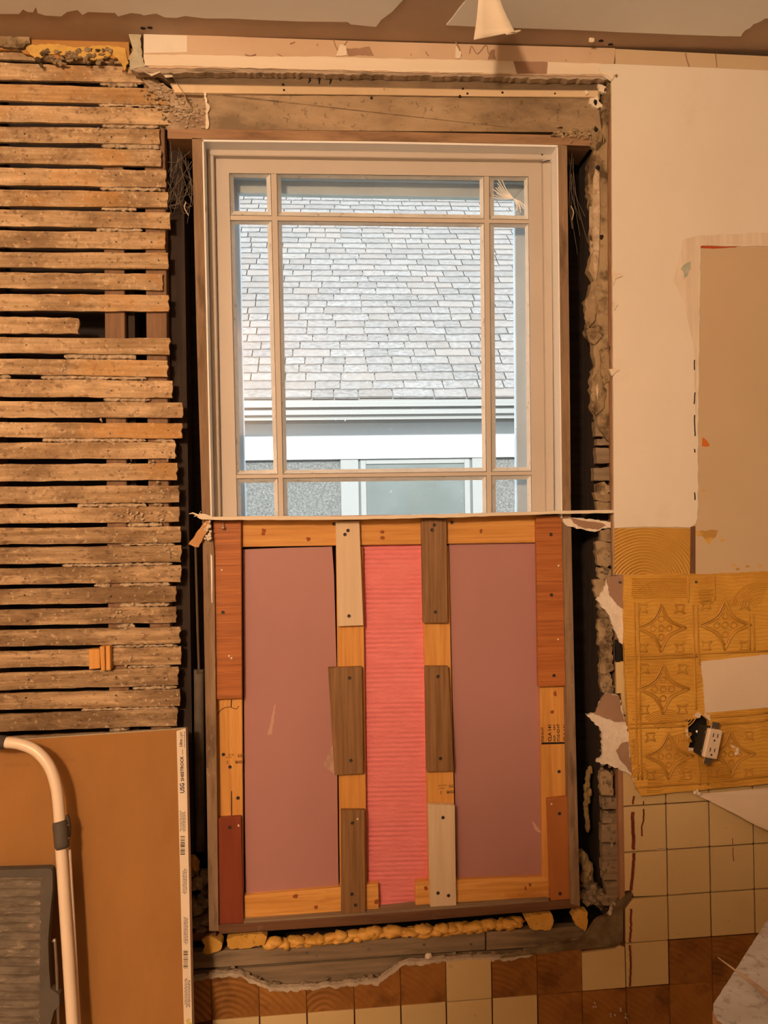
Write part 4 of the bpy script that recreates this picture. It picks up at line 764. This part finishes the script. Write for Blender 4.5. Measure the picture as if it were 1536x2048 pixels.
for par, x, y in ((rst, 1118, 1543), (lst, 447, 1509), (lst, 460, 1534), (lst, 476, 1596)): screw(par, x, y, YPn)
mk('screw', *join([tubem([P(446, 1043, .012), P(447, 1054, .008)], .0013, 6), lump(P(447, 1056, .010), (.005, .003, .004), .1, 1, 1)]), metm, cl['a'])
for x, y in ((668, 1048), (904, 1045)): screw(trail, x, y, YPn)
for par, pts in ((cl['a'], ((443, 1140), (458, 1312), (463, 1316))), (cl['h'], ((715, 1638),)), (cl['d'], ((1117, 1131), (1116, 1279))), (cl['g'], ((477, 1651),)), (cl['j'], ((1103, 1608),))):
    for x, y in pts: mk('paint_fleck', *lump(P(x, y, YCl), (.0025, .001, .0028), .5, 1.5, 1), whitestrip, par)
# knots
for par, pts, Y in ((trail, ((526, 1068), (617, 1078), (528, 1061), (765, 1064), (765, 1076), (962, 1062)), YPn), (lrail, ((705, 1804), (632, 1814), (591, 1792), (753, 1803)), YPn - .001), (rrail, ((1051, 1777), (1060, 1770), (852, 1776)), YPn - .001), (rst, ((1110, 1387), (1104, 1424)), YPn)):
    for x, y in pts: mk('knot', *lump(P(x, y, Y + .0006), (random.uniform(.004, .007), .0012, random.uniform(.005, .008)), .4), M('knot_wood', (.30, .10, .03), rough=.7, bump=0), par)
for pts in ([(463, 1582), (463, 1634)], [(463, 1399), (462, 1414)]): mk('split', *tubem([P(x, y, YPn) for x, y in rag(pts, .5, 8)], .0012, 5), inkm, lst)
mk('hair', *tubem([P(q.x, q.y, YPn - .001) for q in smoothpath([(430, 1438, 0), (442, 1420, 0), (458, 1414, 0), (472, 1418, 0), (478, 1412, 0)], 5)], .0006, 4), inkm, lst)
plate('clear_tape', rag([(669, 1430), (668, 1460), (664, 1490), (656, 1512), (646, 1532), (660, 1540), (670, 1550)], 1, 6) + [(676, 1550), (674, 1430)], YPl - .0015, .0008, M('plastic_film', (.42, .25, .21), (.60, .42, .36), 40, rough=.25, bump=.6, bs=60, spec=.6), bd)
plate('scuff', rag([(535, 1470), (548, 1410), (552, 1408), (544, 1468)], 1, 6), YPl - .0003, .0003, M('scuff', (.56, .36, .30), rough=.8, bump=0), pm1)
plate('scuff', rag([(1064, 1643), (1068, 1645), (1083, 1664), (1080, 1666), (1070, 1660)], .5, 5), YPl - .0003, .0003, M('scuff2', (.62, .42, .36), rough=.8, bump=0), pm2)
# lumber stamps
X_, Z_ = Vector((1, 0, 0)), Vector((0, 0, 1))
def stamp(parent, items, name='lumber_stamp', mat=inkm):
    V, Fc = join([textm(*a, **k) for a, k in items]); mk(name, V, Fc, mat, parent, fix=False)
def px(n): return n * MM
yst = YPn - .0004
def up180(s, x, y, h, **k): return ((s, px(h) * 1.35, P(x, y, yst), -X_, -Z_), k)     # printed upside down
stamp(lst, [up180('199', 489.5, 1507, 8.2, sx=.86), up180('NLGA', 468, 1508, 3.4, sx=.95), up180('KD-HT', 463, 1513, 3.0, sx=.95), up180('2', 457, 1522, 6.2), up180('TDFR.', 488, 1521, 5.6, bold=True, shear=.4, sx=.9)])
yst = YPn + .0006
stamp(cst, [up180('99', 907, 1568, 8.0, sx=.86), up180('NLGA SPF', 894, 1569, 3.2, sx=.95), up180('KD-HT', 889, 1575, 3.0, sx=.95), up180('2', 884, 1583, 6.0), up180('TDFR.', 910, 1581, 5.6, bold=True, shear=.4, sx=.9)])
yst = YPn - .0004
def rot90(s, x, y, h, **k): return ((s, px(h) * 1.35, P(x, y, yst), Z_, -X_), k)      # reads upward
stamp(rst, [rot90('STUD KD-HT', 1087.5, 1484, 5, bold=True, sx=.78), rot90('CLA 141', 1103, 1483, 7.6, bold=True, sx=.98), rot90('NLGA', 1111, 1483, 5, bold=True, sx=.72), rot90('S-P-F', 1111, 1460, 5, bold=True, sx=.80), rot90('STUD KD-HT', 1119.5, 1483, 5.8, bold=True, sx=.80), rot90('CLA 141', 1133, 1482, 6.8, bold=True, sx=1.05)])
plate('stamp_line', [(1083, 1485), (1133, 1484), (1133, 1487.5), (1083, 1489)], yst, .0005, inkm, rst)

# ------------------------------------------------------------------ spray foam and pocket debris
fb = []
path = [(540, 1884), (580, 1884), (620, 1880), (660, 1876), (700, 1872), (740, 1866), (780, 1864), (815, 1862), (850, 1862), (885, 1860), (920, 1856), (955, 1852), (990, 1848), (1020, 1844), (1038, 1842)]
for (x0, y0), (x1, y1) in zip(path, path[1:]):
    for k in range(8):
        t = random.random(); x = x0 + (x1 - x0) * t; y = y0 + (y1 - y0) * t
        fb.append(lump(P(x, y + random.uniform(-4, 5), .030 + random.uniform(-.006, .012)), (random.uniform(.010, .026), .016, random.uniform(.007, .0125)), .4, 1.3))
tag(mk('spray_foam_bead', *join(fb), foamm, smooth=True), 'long lumpy bead of yellow spray foam squeezed out under the window sill', 'spray foam')
def chunk(pts, Y, t, label):
    tag(plate('foam_chunk', rag(pts + pts[:1], 1.5, 5)[:-1], Y, t, foamcut, bev=0), label, 'spray foam', 'trimmed foam chunks around the sill')
chunk([(403, 1880), (420, 1872), (432, 1878), (445, 1888), (440, 1902), (428, 1906), (415, 1910), (404, 1904), (410, 1892)], .012, .03, 'small trimmed foam chunk at the left end of the sill')
chunk([(453, 1880), (470, 1872), (525, 1867), (534, 1874), (528, 1890), (495, 1896), (460, 1898), (454, 1892)], .012, .03, 'long flat trimmed foam block left of the foam bead')
chunk([(1050, 1836), (1070, 1830), (1103, 1826), (1108, 1846), (1100, 1860), (1064, 1860), (1056, 1850)], .012, .03, 'fat trimmed foam block at the right end of the foam bead')
chunk([(1150, 1824), (1160, 1820), (1174, 1824), (1176, 1850), (1170, 1862), (1152, 1850), (1146, 1836)], .008, .025, 'foam chunk beside the stained plaster corner')
def heap(name, label, cat, spec, mat):
    tag(mk(name, *join([lump(P(x, y, Y), r, .5, 1.3) for x, y, Y, r in spec]), mat), label, cat)
heap('rubble_heap', 'heap of dirty plaster and foam rubble in the left weight pocket', 'rubble', [(random.uniform(382, 414), random.uniform(1745, 1870), random.uniform(.03, .08), (random.uniform(.008, .016), .014, random.uniform(.008, .018))) for _ in range(34)], rubm)
heap('rubble_heap', 'heap of dirty plaster rubble in the right weight pocket', 'rubble', [(random.uniform(1166, 1208), random.uniform(1770, 1812), random.uniform(.03, .08), (random.uniform(.008, .015), .014, random.uniform(.006, .014))) for _ in range(30)], rubm)
heap('foam_lump', 'pale tall foam blob standing in the right weight pocket', 'spray foam', [(1172 + random.gauss(0, 6), y, .07, (.012, .014, .02)) for y in range(1715, 1770, 10)], M('grey_foam', (.36, .27, .15), (.46, .36, .21), 20, rough=.8))
heap('foam_lump', 'yellow foam blob in the left weight pocket', 'spray foam', [(386 + random.gauss(0, 3), y, .06, (.012, .012, .018)) for y in range(1725, 1765, 9)], foamm)
plate('pocket_floor', [(370, 1868), (432, 1866), (432, 1880), (370, 1882)], .02, .10, silm, wl)
for k, (x, y0, y1) in enumerate(((1175, 1540, 1600), (1173, 1600, 1660))):
    tag(mk('foam_drip', *join([lump(P(x + random.gauss(0, 2), y, .08), (.006, .008, .012), .4) for y in range(y0, y1, 9)]), M('drip_foam', (.34, .23, .09), (.42, .30, .13), 20, rough=.8)), ('upper' if k == 0 else 'lower') + ' foam drip running down inside the right weight pocket', 'spray foam')
# pocket liner (stud faces) and sash weight
plate('pocket_stud', [(336, 276), (366, 276), (390, 1865), (356, 1865)], .070, .06, darkwoodm, wl)
sw = root('sash_weight', P(398, 1500, .07), 'iron sash weight hanging on its cord in the left pocket', 'sash weight')
mk('weight', *tubem(smoothpath([P(398, 1338, .075), P(398, 1346, .075), P(398, 1370, .075), P(400, 1700, .075)], 3), [.002, .008, .011, .012, .012, .012, .012, .012, .012, .012][:10], 10), M('iron', (.10, .085, .065), (.15, .125, .10), 20, rough=.8), sw, smooth=True)
mk('cord', *tubem([P(391, 1090, .075), P(395, 1250, .075), P(398, 1345, .075)], .003, 6), M('cord_fibre', (.13, .095, .065), rough=.9, bump=0), sw)
# wood sliver and plaster bits hanging at the left end of the stool
tag(plate('wood_sliver', rag([(377, 1088), (400, 1056), (412, 1042), (421, 1040), (417, 1056), (397, 1094), (390, 1094)], .8, 6), -.006, .012, M('sliver_wood', (.50, .27, .12), (.58, .34, .16), 6, (4, 1, 4), .7)), 'broken wood sliver hanging at the left end of the stool', 'wood scrap')
mk('plaster_dangle', *join([lump(P(417 + random.gauss(0, 4), random.uniform(1040, 1080), -.004), random.uniform(.002, .0042), .5, 1.5, 1) for _ in range(30)]), gypm, wn)

# cobwebs
def web(name, label, strands, mat, r):
    tag(mk(name, *join([tubem([P(x, y, Y) for x, y, Y in s], r, 4) for s in strands]), mat), label, 'cobweb')
sd = []
for _ in range(42):
    x0 = random.uniform(334, 384); y0 = random.uniform(282, 395); x1 = random.choice((338, 383)) + random.uniform(-4, 4); y1 = y0 + random.uniform(20, 90)
    m_ = ((x0 + x1) / 2 + random.uniform(-9, 9), (y0 + y1) / 2 + random.uniform(0, 22)); Y = random.uniform(.02, .07)
    q = smoothpath([(x0, y0, Y), (m_[0], m_[1], Y + .01), (x1, min(y1, 412), Y)], 5); sd.append([(a.x, a.y, a.z) for a in q])
web('cobweb', 'dusty grey cobweb in the left pocket beside the lath ends', sd, webm, .0005)
sd = []
for _ in range(9):
    x0 = random.uniform(1138, 1150); y0 = random.uniform(300, 360); x1 = x0 + random.uniform(-6, 34); y1 = y0 + random.uniform(60, 160); Y = random.uniform(.02, .05)
    q = smoothpath([(x0, y0, Y), ((x0 + x1) / 2 - 5, (y0 + y1) / 2, Y), (x1, y1, Y)], 5); sd.append([(a.x, a.y, a.z) for a in q])
web('cobweb', 'thin cobweb strands in the right pocket beside the frame', sd, webm, .0005)
sd = []
hub = (1027, 397)
for a in [math.radians(v) for v in (185, 192, 198, 205, 211, 217, 224, 231, 239, 45, 55, 62, 70, 78, 36)]:
    L_ = random.uniform(36, 50) if a > 2 else random.uniform(24, 34); dx, dy = math.cos(a), math.sin(a)
    q = smoothpath([(hub[0], hub[1], YG - .006), (hub[0] + dx * L_ * .5 + dy * 3, hub[1] + dy * L_ * .5 - dx * 3, YG - .006), (hub[0] + dx * L_, hub[1] + dy * L_, YG - .006)], 5); sd.append([(p.x, p.y, p.z) for p in q])
web('cobweb', 'white fan-shaped web strands on the upper right corner pane', sd, webw, .0010)
for x0, y0, x1, y1, lb in ((372, 404, 377, 431, 'left'), (1142, 412, 1144, 440, 'right')):
    tag(mk('dangling_fibre', *tubem([P(q.x, q.y, .03) for q in smoothpath([(x0, y0, 0), (x0 - 3 if lb == 'left' else x0 + 5, (y0 + y1) / 2 - 2, 0), (x1, y1, 0)], 5)], .0014, 5), keym), 'pale curled fibre hanging in the ' + lb + ' pocket', 'fibre')

# ------------------------------------------------------------------ ceiling paint
EDGE = [(-300, 20), (0, 28), (38, 28), (46, 19), (55, 24), (66, 25), (72, 14), (75, 26), (90, 31), (122, 33), (134, 24), (155, 20), (165, 30), (176, 24), (230, 26), (236, 33), (262, 26), (280, 28), (288, 31), (312, 27), (330, 35), (352, 36), (370, 32), (410, 37), (460, 37), (520, 40), (600, 43), (695, 44), (702, 49), (752, 54), (762, 40), (784, 24), (806, 0), (812, -30)]
def ceilplate(name, pix, dz, t, mat):
    pts = [PZ(x, y, ZC - dz) for x, y in pix]; v, f = prism(pts, (0, 0, t)); return mk(name, v, f, mat, ceil)
ceilplate('paint_sheet', EDGE + [(812, -140), (-300, -140)], .002, .002, ceilpaint)
E2 = [(934, -40), (930, 4), (918, 18), (905, 36), (893, 50)] + rag([(893, 51), (1000, 55), (1150, 60), (1300, 67), (1400, 71), (1482, 73)], .5, 20) + rag([(1482, 73), (1492, 62), (1508, 50), (1530, 38), (1560, 26), (1620, -20)], 2, 7)
ceilplate('paint_sheet', E2 + [(1620, -140), (934, -140)], .002, .002, ceilpaint)
# hanging flap
V, Fc = [], []; n = 8
fl = PZ(985, -6, ZC - .003)
Yf_ = fl.y
for i in range(n + 1):
    t = i / n; yl = -14 + (80 + 14) * t; yr = -14 + (64 + 14) * t
    xl_ = 957 - 10 * t ** 1.5; xr2 = 998 + 32 * t ** 1.4
    for k in range(5):
        s = k / 4; V.append(P(xl_ + (xr2 - xl_) * s, yl + (yr - yl) * s, Yf_ + .004 * math.sin(t * 3) - .012 * t * (s - .5) ** 2 * 4))
for i in range(n):
    for k in range(4): a = i * 5 + k; Fc.append((a, a + 1, a + 6, a + 5))
flap = mk('hanging_flap', V, Fc, whitestrip, ceil, smooth=True); sm = flap.modifiers.new('thickness', 'SOLIDIFY'); sm.thickness = .0012
mk('flap_curl', *tubem([P(1012, 68, Yf_ - .004), P(1030, 64, Yf_ - .006), P(1041, 61, Yf_ - .006)], [.002, .003, .001], 6), whitestrip, ceil)
for x, y in ((300, 60), (286, 61), (1202, 86), (1221, 93)): mk('ceiling_nick', *lump(PZ(x, y - 4, ZC - .001), (.006, .004, .0015), .4), inkm, ceil)
mk('torn_bit', *join([lump(PZ(1182 + random.gauss(0, 3), 80, ZC - .004), (.004, .003, .006), .5) for _ in range(4)]), whitestrip, ceil)

# ------------------------------------------------------------------ drywall sheets leaning on the laths
SA, SB = -.20, .1848
def SP(x, y, d=0.0): return P(x, y, SA + d, SB)
def to_floor(p0, p1): t = p0.z / (p0.z - p1.z); return p0 + (p1 - p0) * t
tl, tr, br_ = SP(-260, 1499), SP(371, 1457), SP(383, 2048)
bl_ = to_floor(tl, SP(-262, 2048)); brf = to_floor(tr, br_)
ds = root('drywall_sheets', (bl_ + brf) / 2, 'taped pair of leaning drywall sheets with brown backs showing', 'drywall')
nrm = Vector((0, 1, -SB)).normalized()
for k in range(2): 
    o = mk('sheet', *prism([p + nrm * (.0137 * k) for p in (tl, tr, brf, bl_)], nrm * .0127), sheetm, ds, bev=.0015)
v, f = prism([tl - Vector((0, 0, 0)) + nrm * .0005 + Vector((0, 0, .0012)), tr + nrm * .0005 + Vector((0, 0, .0012)), tr + nrm * .026 + Vector((0, 0, .0012)), tl + nrm * .026 + Vector((0, 0, .0012))], Vector((0, 0, -.002)))
mk('board_edge', v, f, sheetedge, ds)
e = .0009
def tp(x, y): return SP(x, y) - nrm * e
t0, t1 = tp(354, 1462), tp(370.5, 1457); b0, b1 = to_floor(t0, tp(369, 2048)), to_floor(t1, tp(383, 2048))
rx = Vector((.0012, 0, 0))
V = [t0, t1 + rx, t1 + rx + nrm * .028, b0, b1 + rx, b1 + rx + nrm * .028]
tape = mk('end_tape', V + [p - rx + (nrm * .0006 if i % 3 == 0 else rx * -.2) for i, p in enumerate(V)], [(0, 1, 4, 3), (1, 2, 5, 4), (6, 9, 10, 7), (7, 10, 11, 8), (0, 3, 9, 6), (2, 8, 11, 5), (0, 6, 7, 1), (1, 7, 8, 2), (3, 4, 10, 9), (4, 5, 11, 10)], tapem, ds)
upv = (t0 - b0).normalized(); lf = -X_
def tt(s, x, y, h, mat, name='printed_lettering', **k):
    o = tp(x, y) - nrm * .0004; v, f = textm(s, px(h) * 1.35, o, upv, lf, **k); mk(name, v, f, mat, tape, fix=False)
tt('Ultra', 365, 1494, 5.6, inkm, bold=True, shear=.25, sx=.92); tt('Light', 365, 1477, 5.6, inkm, shear=.25, sx=.85)
tt('SHEETROCK', 368, 1562, 6.0, inkm, bold=True, sx=1.02); tt('BRAND', 366.5, 1509, 2.4, inkm, sx=.9)
tt('USG', 369, 1586, 8.5, inkb, bold=True, sx=.86)
tt('gh', 380.5, 2050, 8.5, inky, bold=True, shear=.2, sx=1.0)
bars = []
def bars_at(x, y0, y1, w_, gaps):
    y = y0
    while y < y1:
        h_ = random.choice((.7, .7, 1.4, 2.0)); q = [(x, y), (x + w_, y), (x + w_, y + h_), (x, y + h_)]
        bars.append(([tp(a, b) - nrm * .0004 for a, b in q], [(0, 1, 2, 3)])); y += h_ + random.choice(gaps)
bars_at(361, 1672, 1708, 9, (.8, 1.2, 1.6)); bars_at(367, 1900, 1937, 9, (.8, 1.2, 1.6))
mk('barcode', *join(bars), inkm, tape, fix=False)
fl_ = []
for x0, ya, yb, n in ((360.5, 1620, 1660, 4), (366.0, 1736, 1786, 3), (368, 1832, 1884, 3), (370, 1955, 2010, 4), (368.5, 1461, 1494, 1)):
    for i in range(n):
        y = ya + random.uniform(0, 6); x = x0 + i * 3.0
        while y < yb:
            L_ = random.uniform(2, 6); q = [(x, y), (x + 1.1, y), (x + 1.1 + .02 * L_, y + L_), (x + .02 * L_, y + L_)]
            fl_.append(([tp(a, b) - nrm * .0004 for a, b in q], [(0, 1, 2, 3)])); y += L_ + 1.2
o = mk('fine_print', *join(fl_), inkm, tape, fix=False); o['kind'] = 'stuff'
def ft(s, x, y, h, **k):
    v, f = textm(s, px(h) * 1.35, SP(x, y) - nrm * .0004, X_, upv, **k); return v, f
mk('faint_print', *join([ft('SHEETROCK', 10, 1534, 6.0, sx=1.05), ft('E1', 73, 1529, 6.2), ft('ICK 950', 122, 1523, 6.0)]), M('faint_ink', (.31, .14, .046), rough=.8, bump=0), ds, fix=False)

# ------------------------------------------------------------------ folded step stool
TA, TB = -.27, .19
def TP(x, y, d=0.0): return P(x, y, TA + d, TB)
ss = root('step_stool', TP(60, 2250), 'folded white tubular step stool with a dusty grey ribbed tread', 'step stool')
ss.location.z = 0; WL[ss.name].z = 0
pth = [TP(x, y) for x, y in ((-150, 1475), (-60, 1479), (0, 1484), (38, 1488), (72, 1502), (98, 1532), (112, 1572), (118, 1620), (122, 1690), (129, 1800), (137, 1920), (145, 2048))]
pth.append(to_floor(pth[-2], pth[-1]))
rad = .0118
mk('frame_tube', *tubem(smoothpath(pth, 5), rad, 14), enam, ss, smooth=True)
q = [TP(137, 1700, .012), TP(143, 1800, .012), TP(150, 1930, .012), TP(156, 2048, .012)]; q.append(to_floor(q[-2], q[-1]))
mk('support_leg', *tubem(smoothpath(q, 4), .0052, 10), enam, ss, smooth=True)
mk('hand_grip', *tubem([TP(-100, 1476), TP(-30, 1481), TP(12, 1485)], [.0145, .0145, .014], 14), gripm, ss, smooth=True)
mk('hinge_collar', *tubem([TP(119, 1642), TP(120, 1648), TP(124, 1690), TP(125, 1697)], [.0128, .0150, .0150, .0132], 14), gripm, ss, smooth=True)
plate('collar_ear', [(128, 1634), (135, 1632), (139, 1648), (139, 1676), (130, 1690)], TA + .004, .012, gripm, ss, .002, b=TB)
for y in (1650, 1676): mk('rivet', *lump(TP(137, y, -.001), .003, .1, 1, 1), metm, ss)
TR = -.012
tread = plate('tread', [(-200, 1746), (96, 1737), (103, 1739), (105, 1746), (105, 1780), (100, 1830), (96, 1885), (98, 1940), (101, 1978), (118, 1990), (119, 2012), (108, 2022), (100, 2052), (92, 2110), (-200, 2116)], TA + TR, .018, gripm, ss, b=TB)
V, Fc = [], []; rows = 132; cols = 24
for i in range(rows + 1):
    y = 1754 + 330 * i / rows
    for k in range(cols + 1):
        x = -190 + (84 - max(0, (i / rows - .0)) * 4 + 190) * k / cols
        ph = (y - 1754 + 5 * noise.noise(Vector((x * .01, 0, i * .01)))) / 17.0 * 2 * math.pi
        d = -.0055 * max(0, math.sin(ph)) + .0012 * noise.noise(Vector((x * .08, y * .2, 3)))
        if k in (0, cols) or i in (0, rows): d = .002
        V.append(TP(x, y, TR - .0015 + d))
for i in range(rows):
    for k in range(cols): a = i * (cols + 1) + k; Fc.append((a, a + 1, a + cols + 2, a + cols + 1))
mk('tread_ribs', V, Fc, treadm, tread, smooth=True, fix=False)
mk('link_rod', *tubem(smoothpath([TP(106, 1884, -.002), TP(108, 1880, -.002), TP(110, 1884, -.002), TP(114, 1960, -.002), TP(117, 2060, -.002)], 3), .0032, 8), metm, ss, smooth=True)

# ------------------------------------------------------------------ stone-look slab on a work table
ZS = .76
pa = PZ(1412, 2031, ZS); pb = PZ(1536, 1838, ZS); dirn = (pb - pa).normalized(); pb = pa + dirn * .42
perp = Vector((dirn.y, -dirn.x, 0))
pc = pb + perp * .55; pd = pa + perp * .55
slab = root('stone_slab', (pa + pc) / 2 + Vector((0, 0, -.03)), 'grey veined stone-look countertop offcut with a chipped corner', 'countertop')
n = 40
ch = [pa + perp * .028 + Vector((0, 0, 0)), pa + perp * .012 + dirn * .006, pa + dirn * .018 + perp * .004, pa + dirn * .030]
edge = [pa + dirn * (.030 + (.42 - .03) * k / n) + perp * random.uniform(-.0004, .0004) for k in range(n + 1)]
pts = ch[:3] + edge + [pc, pd]
mk('laminate_top', *prism(pts, (0, 0, -.004)), stonem, slab)
mk('core', *prism([p + Vector((0, 0, -.004)) - (dirn * 0) for p in [pa + perp * .02, pa + dirn * .02 + perp * .002, pb + perp * .002, pc, pd]], (0, 0, -.026)), chipm, slab)
tb = root('work_table', (pa + pc) / 2 * 1.0 + Vector((0, 0, -ZS)), 'low work table mostly out of view under the stone slab', 'table')
q = [pa + perp * .06 + dirn * .05, pb + perp * .06 - dirn * .05, pc - perp * .05 - dirn * .05, pd - perp * .05 + dirn * .05]
mk('table_top', *prism([p + Vector((0, 0, -.030)) for p in q], (0, 0, -.03)), grayw, tb)
cq = sum(q, Vector()) / 4
for p in q:
    c = p + (cq - p) * .12; mk('leg', *boxm((c.x - .02, c.y - .02, 0), (c.x + .02, c.y + .02, ZS - .06)), grayw, tb)
s0, s1, s2 = PZ(1436, 1915, ZS + .012), PZ(1505, 1966, ZS + .006), PZ(1560, 2012, ZS + .006)
tag(mk('wood_splinter', *tubem([s0, (s0 + s1) / 2, s1, s2], [.0006, .0014, .003, .0045], 6), M('splinter', (.42, .33, .26), (.62, .50, .40), 30, rough=.9)), 'thin pale wood splinter lying across the slab edge', 'splinter')
